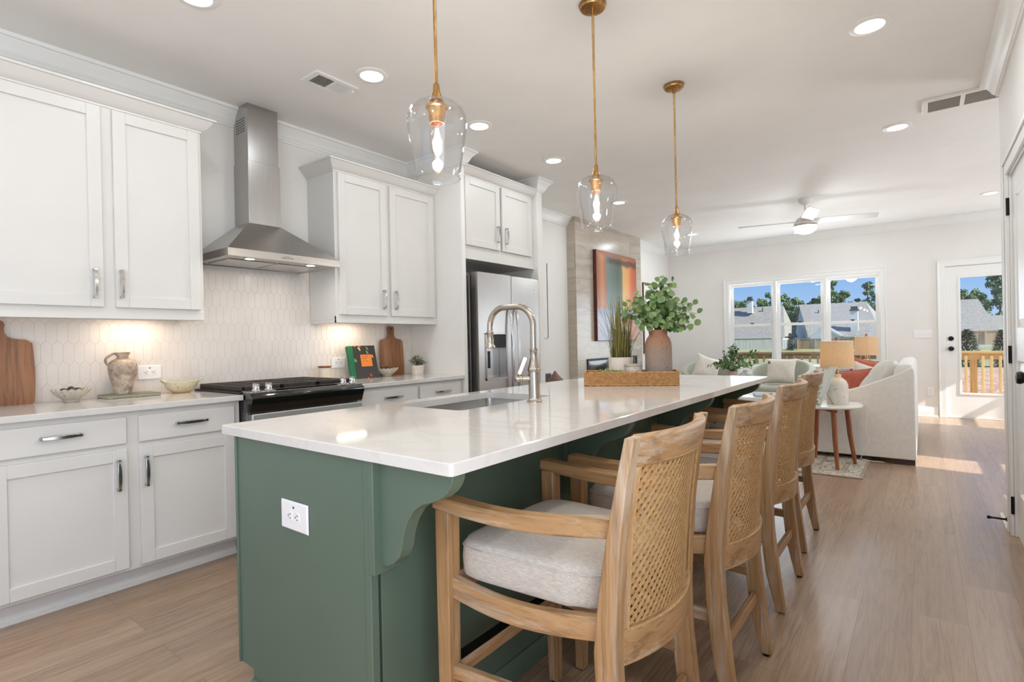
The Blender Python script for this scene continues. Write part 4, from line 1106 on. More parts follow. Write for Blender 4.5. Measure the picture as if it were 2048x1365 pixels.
# ------------------------------------------------------------------ tray group on the island
TC = Vector((-1.385, 2.945, 0)); TA = math.atan2(.243, .476)
TM = Matrix.Translation((TC.x, TC.y, .915)) @ Matrix.Rotation(TA, 4, 'Z')
def tl(x, y, z=0): return tuple(TM @ Vector((x, y, z)))
def tray():
    t = thing('wicker_tray', 'rectangular woven wicker tray on the island worktop', 'tray', (TC.x, TC.y, .914))
    LW, DW, HT = .535, .205, .080
    m = mat('wicker', (206, 160, 104), (170, 122, 72), .6, scale=60, lo=.3, hi=.7)
    b = MB(); hx, hy = LW/2, DW/2; r = .018
    def per(s):
        # rounded rectangle by arc length
        segs = [(2*hx-2*r), math.pi*r/2, 2*hy-2*r, math.pi*r/2]*2; tot = sum(segs); d = (s % 1)*tot
        cur = [(-hx+r, -hy), (hx-r, -hy), (hx, -hy+r), (hx, hy-r), (hx-r, hy), (-hx+r, hy), (-hx, hy-r), (-hx, -hy+r)]
        dirs = [(1, 0), None, (0, 1), None, (-1, 0), None, (0, -1), None]; cen = {1: (hx-r, -hy+r, -90), 3: (hx-r, hy-r, 0), 5: (-hx+r, hy-r, 90), 7: (-hx+r, -hy+r, 180)}
        for i, L in enumerate(segs):
            if d <= L or i == 7:
                if i in cen:
                    cx, cy, a0 = cen[i]; a = R(a0+90*min(1, d/L)); return cx+r*math.cos(a), cy+r*math.sin(a), math.cos(a), math.sin(a)
                dx, dy = dirs[i]; return cur[i][0]+dx*d, cur[i][1]+dy*d, dy, -dx
            d -= L
    stakes = 92; rows = 13
    for j in range(rows):
        z = .006+j*(HT-.014)/(rows-1); P = []
        n = stakes*2
        for i in range(n):
            x, y, nx, ny = per(i/n); o = .0028*math.cos(math.pi*i+math.pi*(j % 2)) if i % 2 == 0 or True else 0
            o = .0026*(1 if ((i//2+j) % 2 == 0) else -1)*(1 if i % 2 == 0 else 0)
            P.append((x+nx*o, y+ny*o, z))
        b.tube(P, (.0026, .0020), 5, closed=True)
    for i in range(stakes):
        x, y, nx, ny = per((i+.0)/stakes); b.tube([(x, y, .002), (x, y, HT-.004)], .0018, 5)
    b.xf(TM); b.build('sides', m, t, smooth=50)
    b = MB(); n = 220
    for k in range(2):
        b.tube([(per(i/n)[0]+per(i/n)[2]*.0028*math.cos(i*.55+k*math.pi), per(i/n)[1]+per(i/n)[3]*.0028*math.cos(i*.55+k*math.pi), HT-.004+.0028*math.sin(i*.55+k*math.pi)) for i in range(n)], .0032, 6, closed=True)
        b.tube([(per(i/n)[0]+per(i/n)[2]*.0022*math.cos(i*.55+k*math.pi), per(i/n)[1]+per(i/n)[3]*.0022*math.cos(i*.55+k*math.pi), .0045+.0022*math.sin(i*.55+k*math.pi)) for i in range(n)], .0028, 6, closed=True)
    b.xf(TM); b.build('braided_rim', m, t, smooth=50)
    b = MB().box(-hx+.004, -hy+.004, .001, hx-.004, hy-.004, .008); b.xf(TM); b.build('bottom', m, t)
tray()
# tall speckled vase with eucalyptus
vx, vy, _ = tl(.165, .015)
def speckled():
    m, nt, b = newmat('speckled_terracotta'); v = coords(nt)
    sp = N(nt, 'ShaderNodeSeparateXYZ'); nt.links.new(v, sp.inputs[0])
    n = noise(nt, v, 14, 4)
    ad = N(nt, 'ShaderNodeMath', operation='MULTIPLY_ADD'); nt.links.new(n, ad.inputs[0]); ad.inputs[1].default_value = .08; nt.links.new(sp.outputs[2], ad.inputs[2])
    c = ramp(nt, ad.outputs[0], [(.10, lin((150, 138, 130))), (.24, lin((152, 128, 112))), (.30, lin((160, 118, 92))), (.36, lin((150, 100, 74)))])
    n2 = noise(nt, v, 62, 2, .4); msk = noise(nt, v, 9, 2)
    pit = ramp(nt, n2, [(.66, (0, 0, 0, 1)), (.70, (1, 1, 1, 1))]); pm = ramp(nt, msk, [(.42, (0, 0, 0, 1)), (.58, (1, 1, 1, 1))])
    k = mixc(nt, 1.0, pit, pm, 'MULTIPLY'); c = mixc(nt, k, c, lin((66, 50, 42)))
    nt.links.new(c, b.inputs['Base Color']); b.inputs['Roughness'].default_value = .75; bump(nt, b, n2, .3, .002); return m
M_speck = speckled()
t = thing('tall_vase', 'tall speckled brown clay vase standing in the wicker tray', 'vase', (vx, vy, .923))
MB().lathe([(0, 0), (.070, 0), (.076, .006), (.0775, .03), (.078, .12), (.0775, .20), (.075, .235), (.066, .262), (.055, .276), (.052, .284), (.0545, .300), (.056, .312), (.050, .313), (.046, .300), (.046, .282), (.060, .25), (.068, .2), (.068, .03), (0, .02)], (vx, vy, .923), 48).build('vessel', M_speck, t, smooth=50)
rgt = Vector((math.cos(.6566), math.sin(.6566), 0))
def ebias(k, n, rnd): 
    return tuple(rgt*(.0))
t = thing('eucalyptus_bunch', 'bunch of round-leaved eucalyptus stems in the tall clay vase', 'plant', (vx, vy, 1.235))
S, L = MB(), MB(); rnd = random.Random(11); mouth = Vector((vx, vy, 1.225))
fw = Vector((-math.sin(.6566), math.cos(.6566), 0))
# stems given as (right, toward the back, up) reach from the vase mouth
reach = [(-.215, -.02, .135), (-.20, .05, .10), (-.175, -.05, .165), (-.13, .0, .22), (-.09, .06, .17), (-.055, -.05, .27), (-.02, .04, .25), (.02, -.03, .305), (.05, .05, .26), (.085, -.02, .285), (.10, .04, .20), (.07, -.07, .12), (-.06, -.09, .12), (.14, -.03, .16), (.17, .03, .09), (.225, -.01, .10), (.215, .02, .15), (.14, -.06, .02), (-.12, -.06, .04), (.03, -.10, .05), (-.05, .10, .10), (.04, .11, .12), (.20, -.03, .03), (-.03, -.10, .20), (.06, .0, .18)]
for (a, c_, h_) in reach:
    tip = mouth+rgt*a+fw*c_+Vector((0, 0, h_)); n = 7; pts = []
    side = math.hypot(a, c_)
    for i in range(n+1):
        u = i/n; q = mouth.lerp(tip, u**1.15); q.z = mouth.z-.02+(tip.z-mouth.z+.02)*(1-(1-u)**1.6) + side*.18*math.sin(math.pi*u); pts.append(q)
    S.tube([tuple(p) for p in pts], [.0026-.0014*i/n for i in range(n+1)], 5)
    cnt = 12
    for j in range(cnt):
        u = .22+.78*(j+1)/cnt; i = min(int(u*n), n-1); p = pts[i].lerp(pts[i+1], u*n-i); td = (pts[i+1]-pts[i]).normalized()
        sd = Matrix.Rotation(j*2.4+rnd.uniform(-.5, .5), 3, td) @ td.orthogonal().normalized()
        d = (sd+td*.35+Vector((0, 0, rnd.uniform(-.25, .2)))).normalized(); L.cur = rnd.choice((0, 0, 1, 2))
        sc = rnd.uniform(.7, 1.05)*(1.12-.35*u)
        leaf(L, p+d*.010, d, fw*-.9+Vector((rnd.uniform(-.5, .5), rnd.uniform(-.5, .5), rnd.uniform(0, .9))), (.051*sc), .049*sc, rnd.uniform(-.05, .3), rnd)
        S.tube([tuple(p), tuple(p+d*.011)], .0008, 4)
S.build('stems', M_stem, t); 
L.build('leaves', [M_leaf, M_leafd, mat('eucalyptus_pale', (138, 160, 112), (118, 144, 96), .55, scale=5)], t, recalc=False, smooth=60)
# grass in white pot
gx, gy, _ = tl(-.055, .025)
t = thing('potted_grass', 'tall olive grass in a plain cream pot in the wicker tray', 'plant', (gx, gy, .923))
MB().lathe([(0, 0), (.064, 0), (.068, .004), (.073, .15), (.073, .154), (.067, .154), (.064, .13), (0, .128)], (gx, gy, .923), 40).build('pot', mat('cream_pot', (222, 212, 200), (216, 205, 193), .55, scale=10), t)
rnd = random.Random(5); G = MB()
for k in range(230):
    a = rnd.uniform(0, 6.28); r = .058*math.sqrt(rnd.random()); base = Vector((gx+r*math.cos(a), gy+r*math.sin(a), 1.05))
    lean = rnd.gauss(0, .042)+r*1.0; hgt = rnd.uniform(.20, .435)*(1-r*1.5); az = a+rnd.gauss(0, .7)
    if k > 216: lean, hgt = rnd.uniform(.10, .16), rnd.uniform(.02, .16)
    G.cur = rnd.choice((0, 0, 1)); w = rnd.uniform(.0016, .0034); d = Vector((math.cos(az), math.sin(az), 0)); s = d.cross(Vector((0, 0, 1))); n = 6; vs, fs = [], []
    for i in range(n+1):
        u = i/n; p = base+d*lean*u**1.8+Vector((0, 0, hgt*u-(.25*lean*u**3 if lean > .09 else 0))); hw = w*(1-.85*u**1.5); vs += [p-s*hw, p+s*hw+d*.0006]
    for i in range(n): fs.append((2*i, 2*i+1, 2*i+3, 2*i+2))
    G.add(vs, fs)
G.build('grass_blades', [M_grass, mat('brown_grass', (122, 100, 62), (96, 88, 48), .6, scale=9)], t, recalc=False, smooth=60)
MB().lathe([(0, 1.045), (.064, 1.045), (.064, 1.05), (0, 1.052)], (gx, gy, 0), 30).build('soil', mat('soil', (70, 56, 44), (54, 44, 36), .9, scale=60, bmp=.4), t)
# small patterned jar
jx, jy, _ = tl(.015, -.048)
def damask():
    m, nt, b = newmat('scrolled_glaze'); v = coords(nt)
    vo = N(nt, 'ShaderNodeTexVoronoi'); vo.feature = 'DISTANCE_TO_EDGE'; vo.inputs['Scale'].default_value = 75; nt.links.new(v, vo.inputs['Vector'])
    n = noise(nt, v, 120, 3, .5, 2.5)
    k = ramp(nt, n, [(.46, (0, 0, 0, 1)), (.5, (1, 1, 1, 1)), (.54, (1, 1, 1, 1)), (.58, (0, 0, 0, 1))])
    nt.links.new(mixc(nt, k, lin((214, 206, 196)), lin((136, 124, 112))), b.inputs['Base Color']); b.inputs['Roughness'].default_value = .4; return m
t = thing('small_jar', 'small grey and white scroll-patterned jar in front of the grass pot', 'jar', (jx, jy, .923))
MB().lathe([(0, 0), (.046, 0), (.050, .006), (.050, .100), (.048, .102), (0, .102)], (jx, jy, .923), 36).build('jar', damask(), t)
MB().lathe([(.048, .102), (.052, .103), (.052, .112), (.049, .116), (.045, .116), (.044, .108), (0, .107)], (jx, jy, .923), 36).build('rim', mat('jar_rim', (176, 166, 154), (166, 156, 144), .4, scale=20), t)
# moss strands
t = thing('moss_garland', 'wisp of pale green dried moss over the front of the tray', 'plant', tl(-.14, -.06, .05))
rnd = random.Random(3); b = MB()
for k in range(46):
    x, y = rnd.uniform(-.19, -.045), rnd.uniform(-.095, -.04); p = Vector(tl(x, y, rnd.uniform(.060, .078))); d = Vector((rnd.uniform(-1, 1), rnd.uniform(-1, 1), rnd.uniform(.1, .8))).normalized(); q = p+d*.02+Vector((0, 0, .006)); r_ = q+Vector((rnd.uniform(-1, 1), rnd.uniform(-1, 1), -.4)).normalized()*.016
    b.tube([tuple(p-Vector((0, 0, .05))) if k % 4 == 0 else tuple(p), tuple(p), tuple(q), tuple(r_)] if k % 4 == 0 else [tuple(p), tuple(q), tuple(r_)], .0020, 5)
    leaf(b, r_, d, (0, 0, 1), .014, .008, .2, rnd, 3)
b.build('strands', mat('dried_moss', (178, 186, 122), (140, 158, 88), .8, scale=50), t, recalc=False)
# ------------------------------------------------------------------ things on the kitchen counters
def cutting_board(label, cy, hw, xb, xt, ztop, zs, neck, hole, sq=1.0):
    t = thing('cutting_board', label, 'cutting board', (xb, cy, .914), 'acacia cutting boards')
    z0 = .914; P = []
    for i in range(9): u = i/8; P.append((hw*(.93+.07*math.sin(math.pi*(.15+.75*u))), z0+.012+(zs-z0-.03)*u))
    P = [(hw*.90, z0)] + P
    P += [(hw*.80, zs), (neck*2.0, zs+.006), (neck*1.35, zs+.016), (neck*1.05, zs+.034), (neck, zs+.06), (neck*1.12, ztop-.02), (neck*.9, ztop-.003), (neck*.6, ztop)]
    poly = [(cy+a, z) for a, z in P] + [(cy-a, z) for a, z in P[::-1]]
    b = MB()
    def X(z): return xb+(xt-xb)*(z-z0)/(ztop-z0)
    th = .017; n = len(poly)
    cen = [(cy, z) for _, z in P]
    # front, back and edge built as strips so the outline may be concave
    m = len(P); L = poly[:m]; Rr = poly[m:][::-1]
    for off, _ in ((th, 0), (0, 1)):
        b.add([(X(z)+off, y, z) for y, z in L]+[(X(z)+off, y, z) for y, z in Rr], [(i, i+1, m+i+1, m+i) for i in range(m-1)])
    b.loft([[(X(z), y, z) for y, z in poly], [(X(z)+th, y, z) for y, z in poly]], cap=False)
    b.build('board', M_walnut['z'], t, bevel=.002)
    h = MB().lathe([(0, 0), (.009, 0), (.009, .0012), (0, .0012)], (X(hole)+th, cy, hole), 16, 'x'); h.build('hang_hole', M_slot if sq != 1.0 else M_tile, t)
    return t
cutting_board('large acacia cutting board leaning on the tile at the left edge of the photo', .535, .150, -3.668, -3.692, 1.343, 1.245, .036, 1.325)
cutting_board('narrower acacia cutting board leaning on the tile left of the fridge', 3.045, .125, -3.668, -3.692, 1.340, 1.225, .030, 1.315, .9)

def glaze(name, base, low, spot):
    m, nt, b = newmat(name); v = coords(nt); s = N(nt, 'ShaderNodeSeparateXYZ'); nt.links.new(v, s.inputs[0])
    n = noise(nt, v, 26, 4); ad = N(nt, 'ShaderNodeMath', operation='MULTIPLY_ADD'); nt.links.new(n, ad.inputs[0]); ad.inputs[1].default_value = .05; nt.links.new(s.outputs[2], ad.inputs[2])
    c = ramp(nt, ad.outputs[0], [(.02, lin(low)), (.075, lin(base))]); n2 = noise(nt, v, 70, 2)
    c = mixc(nt, ramp(nt, n2, [(.62, (0, 0, 0, 1)), (.70, (.8, .8, .8, 1))]), c, lin(spot))
    nt.links.new(c, b.inputs['Base Color']); b.inputs['Roughness'].default_value = .25; return m
M_fluted = glaze('fluted_glaze', (196, 188, 172), (176, 168, 152), (150, 126, 100))
M_nut = mat('dark_nut', (58, 42, 34), (92, 74, 60), .5, scale=40)
def fluted_bowl(label, c, r, h, nutlabel, grp):
    t = thing('fluted_bowl', label, 'bowl', c, 'fluted bowls on the counters'); n = 64; secs = []
    for k, z in ((.38, 0), (.42, .004), (.40, .010), (.62, .026), (.84, .044), (1.0, .062)):
        secs.append((k, z*h/.062))
    inner = [(k*.93, z+.002) for k, z in secs[2:]][::-1]; prof = secs + [(.985, secs[-1][1]+.0015)] + inner; S = []
    for k, z in prof:
        q = []
        for i in range(n):
            a = 2*math.pi*i/n; f = abs(math.sin(a*8)); rr = r*k*(1+(.22*max(0, k-.35))*(f-.5)); zz = z+(.008*(f-.5) if z > h*.9 else 0)
            q.append((c[0]+rr*math.cos(a), c[1]+rr*math.sin(a), c[2]+zz))
        S.append(q)
    MB().loft(S).build('bowl', M_fluted, t, smooth=50)
    rnd = random.Random(7)
    pos = [(0, 0)]+[(.40*math.cos(k*1.05), .40*math.sin(k*1.05)) for k in range(6)]
    for i, (x, y) in enumerate(pos):
        R0 = r*.20; zc = h*.70 + (R0*.55 if i == 0 else 0)+ .012; prof = [(0, -R0)] + [(R0*math.cos(R(a))*(1+.06*(a % 2)), R0*math.sin(R(a))) for a in range(-70, 71, 20)] + [(0, R0)]
        o = MB().lathe(prof, (0, 0, 0), 12).build('dark_nut', M_nut); o.location = (c[0]+x*r, c[1]+y*r, c[2]+zc); o.rotation_euler = (rnd.uniform(0, 3), rnd.uniform(0, 3), 0)
        tag(o, nutlabel, 'nut', grp)
fluted_bowl('cream fluted bowl of dark nuts between the left cutting board and the jug', (-3.56, .808, .914), .082, .066, 'round dark brown nut in the fluted bowl left of the jug', 'nuts in the left fluted bowl')
fluted_bowl('cream fluted bowl of dark nuts between the cookbook and the right cutting board', (-3.58, 2.915, .914), .092, .066, 'round dark brown nut in the fluted bowl right of the cookbook', 'nuts in the right fluted bowl')

# book and jug
t = thing('grey_book', 'thin sage grey hardback book lying under the clay jug', 'book', (-3.612, 1.085, .914))
bx0, bx1, by0, by1 = -3.698, -3.530, .955, 1.215
b = MB().box(bx0, by0, .914, bx1, by1, .917).box(bx0, by0, .930, bx1, by1, .933).box(bx1-.003, by0, .914, bx1, by1, .933)
b.build('cover', mat('sage_book_cloth', (150, 148, 128), (142, 140, 120), .8, scale=60), t, bevel=.001)
MB().box(bx0+.004, by0+.004, .917, bx1-.003, by1-.004, .930).build('pages', mat('page_edges', (224, 214, 198), (206, 196, 180), .9, scale=8, stretch=(1, 1, 90)), t)
def jugmat():
    m, nt, b = newmat('weathered_clay'); v = coords(nt); n = noise(nt, v, 13, 5, .65); n2 = noise(nt, v, 40, 4, .7); s = N(nt, 'ShaderNodeSeparateXYZ'); nt.links.new(v, s.inputs[0])
    c = ramp(nt, n, [(.32, lin((122, 102, 90))), (.48, lin((172, 152, 134))), (.62, lin((206, 186, 164)))])
    c = mixc(nt, ramp(nt, n2, [(.52, (0, 0, 0, 1)), (.66, (.5, .5, .5, 1))]), c, lin((218, 212, 204)))
    w = noise(nt, v, 5, 2); c = mixc(nt, ramp(nt, w, [(.55, (0, 0, 0, 1)), (.75, (.5, .5, .5, 1))]), c, lin((214, 166, 136)))
    nt.links.new(c, b.inputs['Base Color']); b.inputs['Roughness'].default_value = .85; bump(nt, b, n2, .5, .003); return m
M_jug = jugmat()
jc = Vector((-3.615, 1.055, .933)); k_ = .070; H_ = .236
t = thing('clay_jug', 'weathered whitewashed clay jug with one handle standing on a grey book', 'jug', tuple(jc))
prof = [(0, 0), (.58, 0), (.60, .01), (.68, .15), (.80, .30), (.92, .45), (.99, .58), (1.0, .66), (.94, .74), (.78, .80), (.52, .84), (.40, .865), (.385, .89), (.42, .93), (.50, .975), (.56, 1.0), (.52, 1.004), (.36, .92), (.34, .87), (.6, .80), (.8, .6), (.5, .1), (0, .05)]
MB().lathe([(r*k_, z*H_) for r, z in prof], tuple(jc), 44).build('body', M_jug, t, smooth=60)
b = MB(); pts = []
for i in range(13):
    a = R(80+200*i/12); pts.append((jc.x+.003, jc.y-.045-.033*math.cos(a-math.pi/2)*1.0 if False else jc.y-.040-.036*math.sin(math.pi*i/12)-.012*(i/12), jc.z+H_*(.985-.36*i/12+.02*math.sin(math.pi*i/12))))
pts = [(jc.x, jc.y-.030, jc.z+H_*.955)] + pts + [(jc.x, jc.y-.062, jc.z+H_*.60)]
b.tube(pts, (.0065, .0105), 10); b.build('handle', M_jug, t, smooth=60)

# oval handled bowl
t = thing('oval_bowl', 'mottled green and ochre oval bowl with small ear handles beside the range', 'bowl', (-3.60, 1.350, .914))
c = Vector((-3.60, 1.350, .914)); n = 48; S = []
for k, z in ((.45, 0), (.52, .004), (.72, .020), (.90, .044), (1.0, .068), (.97, .070), (.86, .046), (.6, .018), (0.01, .014)):
    S.append([(c.x+.068*k*math.cos(2*math.pi*i/n), c.y+.098*k*math.sin(2*math.pi*i/n), c.z+z+(.010*abs(math.sin(2*math.pi*i/n))**6 if z > .06 else 0)) for i in range(n)])
M_oval = glaze('ochre_green_glaze', (204, 196, 168), (190, 154, 110), (160, 126, 86))
MB().loft(S).build('bowl', M_oval, t, smooth=60)
for s in (-1, 1):
    MB().tube([(c.x-.022, c.y+s*.088, c.z+.066), (c.x-.02, c.y+s*.103, c.z+.080), (c.x, c.y+s*.108, c.z+.084), (c.x+.02, c.y+s*.103, c.z+.080), (c.x+.022, c.y+s*.088, c.z+.066)], .006, 8).build('ear_handle', M_oval, t, smooth=60)

# canister
t = thing('canister', 'small cream canister with a wooden lid behind the range', 'canister', (-3.62, 2.352, .914))
MB().lathe([(0, 0), (.043, 0), (.046, .004), (.046, .098), (.042, .102), (0, .102)], (-3.62, 2.352, .914), 36).build('jar', mat('cream_glaze', (224, 212, 190), (218, 206, 184), .35, scale=20), t)
MB().lathe([(.038, .102), (.040, .104), (.050, .106), (.050, .113), (.048, .115), (0, .115)], (-3.62, 2.352, .914), 36).build('lid', wood('lid_wood', (86, 48, 26), (128, 76, 44), (148, 92, 56), 'x'), t)

# cookbook leaning against the tile
t = thing('cookbook', 'green-spined cookbook with a chilli pattern and orange title panel, leaning on the tile', 'book', (-3.60, 2.68, .914))
def chilli():
    m, nt, b = newmat('chilli_cover'); v0 = coords(nt); s0_ = N(nt, 'ShaderNodeSeparateXYZ'); nt.links.new(v0, s0_.inputs[0]); cb = N(nt, 'ShaderNodeCombineXYZ'); sk = N(nt, 'ShaderNodeMath', operation='MULTIPLY_ADD'); nt.links.new(s0_.outputs[2], sk.inputs[0]); sk.inputs[1].default_value = .35; nt.links.new(s0_.outputs[1], sk.inputs[2])
    hz = N(nt, 'ShaderNodeMath', operation='MULTIPLY'); nt.links.new(s0_.outputs[2], hz.inputs[0]); hz.inputs[1].default_value = .5; nt.links.new(sk.outputs[0], cb.inputs[0]); nt.links.new(hz.outputs[0], cb.inputs[1]); v = cb.outputs[0]
    vo = N(nt, 'ShaderNodeTexVoronoi'); vo.voronoi_dimensions = '2D'; vo.inputs['Scale'].default_value = 66; vo.inputs['Randomness'].default_value = .9; nt.links.new(v, vo.inputs['Vector'])
    sp = N(nt, 'ShaderNodeSeparateColor'); nt.links.new(vo.outputs['Color'], sp.inputs[0])
    c = ramp(nt, sp.outputs[0], [(0, lin((116, 158, 88))), (.22, lin((206, 206, 132))), (.40, lin((226, 138, 52))), (.58, lin((196, 70, 38))), (.74, lin((70, 104, 60))), (.88, lin((240, 176, 84)))], 'CONSTANT')
    e = ramp(nt, vo.outputs['Distance'], [(.46, (1, 1, 1, 1)), (.58, (0, 0, 0, 1))]); c = mixc(nt, e, lin((44, 40, 36)), c)
    k2 = ramp(nt, sp.outputs[1], [(.88, (0, 0, 0, 1)), (.90, (1, 1, 1, 1))]); c = mixc(nt, k2, lin((48, 44, 40)), c)
    nt.links.new(c, b.inputs['Base Color']); b.inputs['Roughness'].default_value = .35; return m
bw, bh, bt = .246, .272, .034
M4 = Matrix.Translation((-3.545, 2.675, .9145)) @ Matrix.Rotation(R(-6), 4, 'Z') @ Matrix.Rotation(R(-15), 4, 'Y')
def bb(x0, y0, z0, x1, y1, z1): b = MB().box(x0, y0, z0, x1, y1, z1); b.xf(M4); return b
bb(-.003, -bw/2+.045, 0, 0, bw/2, bh).build('front_cover', chilli(), t, bevel=.0008)
M_greencloth = mat('green_book_cloth', (26, 116, 76), (20, 98, 64), .6, scale=90)
bb(-bt, -bw/2, 0, .0006, -bw/2+.0455, bh).build('spine', M_greencloth, t, bevel=.004)
bb(-bt, -bw/2+.045, 0, -bt+.003, bw/2, bh).build('back_cover', M_greencloth, t)
bb(-bt+.003, -bw/2+.04, .003, -.003, bw/2-.004, bh-.003).build('pages', mat('page_edges', (224, 214, 198)), t)
def titlem():
    m, nt, b = newmat('orange_title'); b.inputs['Base Color'].default_value = lin((240, 138, 50)); b.inputs['Roughness'].default_value = .5
    v = coords(nt); n = noise(nt, v, 20, 2); nt.links.new(ramp(nt, n, [(.3, lin((238, 132, 46))), (.7, lin((244, 146, 58)))]), b.inputs['Base Color']); return m
tp = bb(.0002, -.020, .098, .0012, .079, .196).build('title_panel', titlem(), t)
M_ink = mat('title_ink', (206, 96, 30), (200, 90, 28), .6)
rnd = random.Random(4)
for z, hgt, wds in ((.176, .010, (.022, .046)), (.160, .010, (.058,)), (.138, .007, (.03, .02)), (.118, .004, (.030,))):
    y = -.012; b = MB()
    for w in wds:
        for k in range(max(1, int(w/.010))): b.box(.0010, y, z, .0015, y+.0065, z+hgt); y += .0095
        y += .006
    b.xf(M4); b.build('lettering', M_ink, tp)

# little plants
def small_plant(name, label, c, potr, poth, fol_r, fol_h, n, mats, seed, potm, lw=.012):
    t = thing(name, label, 'plant', c); b = MB(); k = 40; S = []
    for r, z in ((.0, 0), (.86, 0), (.90, .06), (1, 1), (.92, 1), (.86, .75), (0, .74)):
        S.append([(c[0]+potr*r*math.cos(2*math.pi*i/k), c[1]+potr*r*math.sin(2*math.pi*i/k), c[2]+z*poth) for i in range(k)])
    b.loft(S).build('pot', potm, t, smooth=50)
    S, L = branchy(seed, (c[0], c[1], c[2]+poth*.8), n, .020, lw, 14, fol_r, fol_h, .1, mats)
    S.build('stems', M_stem, t); L.build('leaves', mats, t, recalc=False, smooth=60); return t
M_potw = mat('white_textured_pot', (226, 220, 212), (206, 198, 188), .8, scale=60, bmp=.5, bscale=70)
small_plant('potted_herb', 'small grey-green plant in a white textured pot in front of the right cutting board', (-3.50, 3.185, .914), .056, .082, .085, .125, 22, [M_leafg, mat('pale_grey_leaf', (168, 172, 156), (146, 152, 134), .7, scale=20), M_leafd], 21, M_potw)
small_plant('potted_succulent', 'small yellow-green plant at the left edge in front of the large cutting board', (-3.50, .412, .914), .048, .07, .10, .13, 24, [M_leafy, M_leafg, mat('lime_leaf', (190, 192, 134), (164, 170, 110), .7, scale=20)], 33, M_potw, .016)

# ------------------------------------------------------------------ chimney breast: painting, fire, frames
def abstract():
    m, nt, b = newmat('abstract_painting'); v = coords(nt); s = N(nt, 'ShaderNodeSeparateXYZ'); nt.links.new(v, s.inputs[0])
    mp = N(nt, 'ShaderNodeMapping'); mp.inputs['Scale'].default_value = (1, 7, .8); nt.links.new(v, mp.inputs[0])
    n = noise(nt, mp.outputs[0], 3, 5, .6, .4); n3 = noise(nt, v, 6, 4)
    y = N(nt, 'ShaderNodeMath', operation='MULTIPLY_ADD'); nt.links.new(n, y.inputs[0]); y.inputs[1].default_value = .14; nt.links.new(s.outputs[1], y.inputs[2])
    def rescale(sock, a, b_):
        q = N(nt, 'ShaderNodeMapRange'); q.inputs[1].default_value = a; q.inputs[2].default_value = b_; nt.links.new(sock, q.inputs[0]); return q.outputs[0]
    u = rescale(y.outputs[0], -.57, .71)
    up = ramp(nt, u, [(0, lin((150, 84, 56))), (.13, lin((206, 140, 96))), (.20, lin((176, 116, 86))), (.24, lin((116, 140, 132))), (.40, lin((104, 120, 112))), (.52, lin((84, 104, 92))), (.60, lin((112, 118, 88))), (.63, lin((226, 180, 112))), (.74, lin((232, 170, 104))), (.86, lin((206, 104, 58))), (1, lin((176, 78, 46)))])
    lo = ramp(nt, u, [(0, lin((186, 178, 188))), (.25, lin((170, 184, 204))), (.45, lin((206, 176, 180))), (.75, lin((214, 150, 120))), (1, lin((190, 120, 100)))])
    zz = N(nt, 'ShaderNodeMath', operation='MULTIPLY_ADD'); nt.links.new(n3, zz.inputs[0]); zz.inputs[1].default_value = .10; nt.links.new(s.outputs[2], zz.inputs[2])
    w = rescale(zz.outputs[0], -.575, .675)
    k = ramp(nt, w, [(.30, (0, 0, 0, 1)), (.37, (1, 1, 1, 1))]); c = mixc(nt, k, lo, up)
    bl = ramp(nt, w, [(.26, (0, 0, 0, 1)), (.32, (.75, .75, .75, 1)), (.38, (0, 0, 0, 1))]); c = mixc(nt, bl, c, lin((130, 152, 186)))
    tp = ramp(nt, w, [(.86, (0, 0, 0, 1)), (.90, (.9, .9, .9, 1)), (.94, (.9, .9, .9, 1)), (.97, (.3, .3, .3, 1))])
    ym = ramp(nt, u, [(.18, (0, 0, 0, 1)), (.32, (1, 1, 1, 1))]); c = mixc(nt, mixc(nt, 1, tp, ym, 'MULTIPLY'), c, lin((78, 58, 50)))
    t2 = ramp(nt, w, [(.95, (0, 0, 0, 1)), (.98, (.9, .9, .9, 1))]); c = mixc(nt, t2, c, lin((168, 98, 58)))
    nt.links.new(c, b.inputs['Base Color']); b.inputs['Roughness'].default_value = .35; return m
t = thing('painting', 'large abstract painting of orange and grey-green colour bands on the stone chimney breast', 'painting', (-3.55, 7.13, 1.79))
MB().box(-3.527, 6.497, 1.175, -3.522, 7.763, 2.418).build('canvas', abstract(), t)
MB().box(-3.574, 6.490, 1.168, -3.527, 7.770, 2.425).build('stretcher', mat('painted_edge', (96, 52, 36), (76, 42, 30), .6, scale=12), t, bevel=.002)
t = thing('fireplace', 'black glass linear fireplace insert low in the stone chimney breast', 'fireplace', (-3.575, 7.05, .45))
b = MB()
for y0, z0, y1, z1 in ((6.27, .45, 6.30, .93), (7.80, .45, 7.83, .93), (6.30, .45, 7.80, .48), (6.30, .90, 7.80, .93)): b.box(-3.575, y0, z0, -3.560, y1, z1)
b.build('frame', M_black, t, bevel=.002)
MB().box(-3.574, 6.30, .48, -3.566, 7.80, .90).build('glass_front', M_blackgloss, t)
def framed(label, y0, y1, z0, z1, x, fm, w=.022, mt=None):
    t = thing('framed_picture', label, 'picture', (x, (y0+y1)/2, z0)); b = MB()
    for a0, b0, a1, b1 in ((y0, z0, y0+w, z1), (y1-w, z0, y1, z1), (y0+w, z0, y1-w, z0+w), (y0+w, z1-w, y1-w, z1)): b.box(x, a0, b0, x+.025, a1, b1)
    b.build('frame', fm, t, bevel=.0015)
    MB().box(x, y0+w-.002, z0+w-.002, x+.010, y1-w+.002, z1-w+.002).build('mat_board', mt or M_trim, t)
    return t
framed('white-matted picture in a walnut frame between the chimney breast and the far corner', 8.40, 9.30, .94, 2.13, XW, wood('frame_walnut', (70, 42, 26), (104, 68, 44), (126, 84, 56), 'z'))
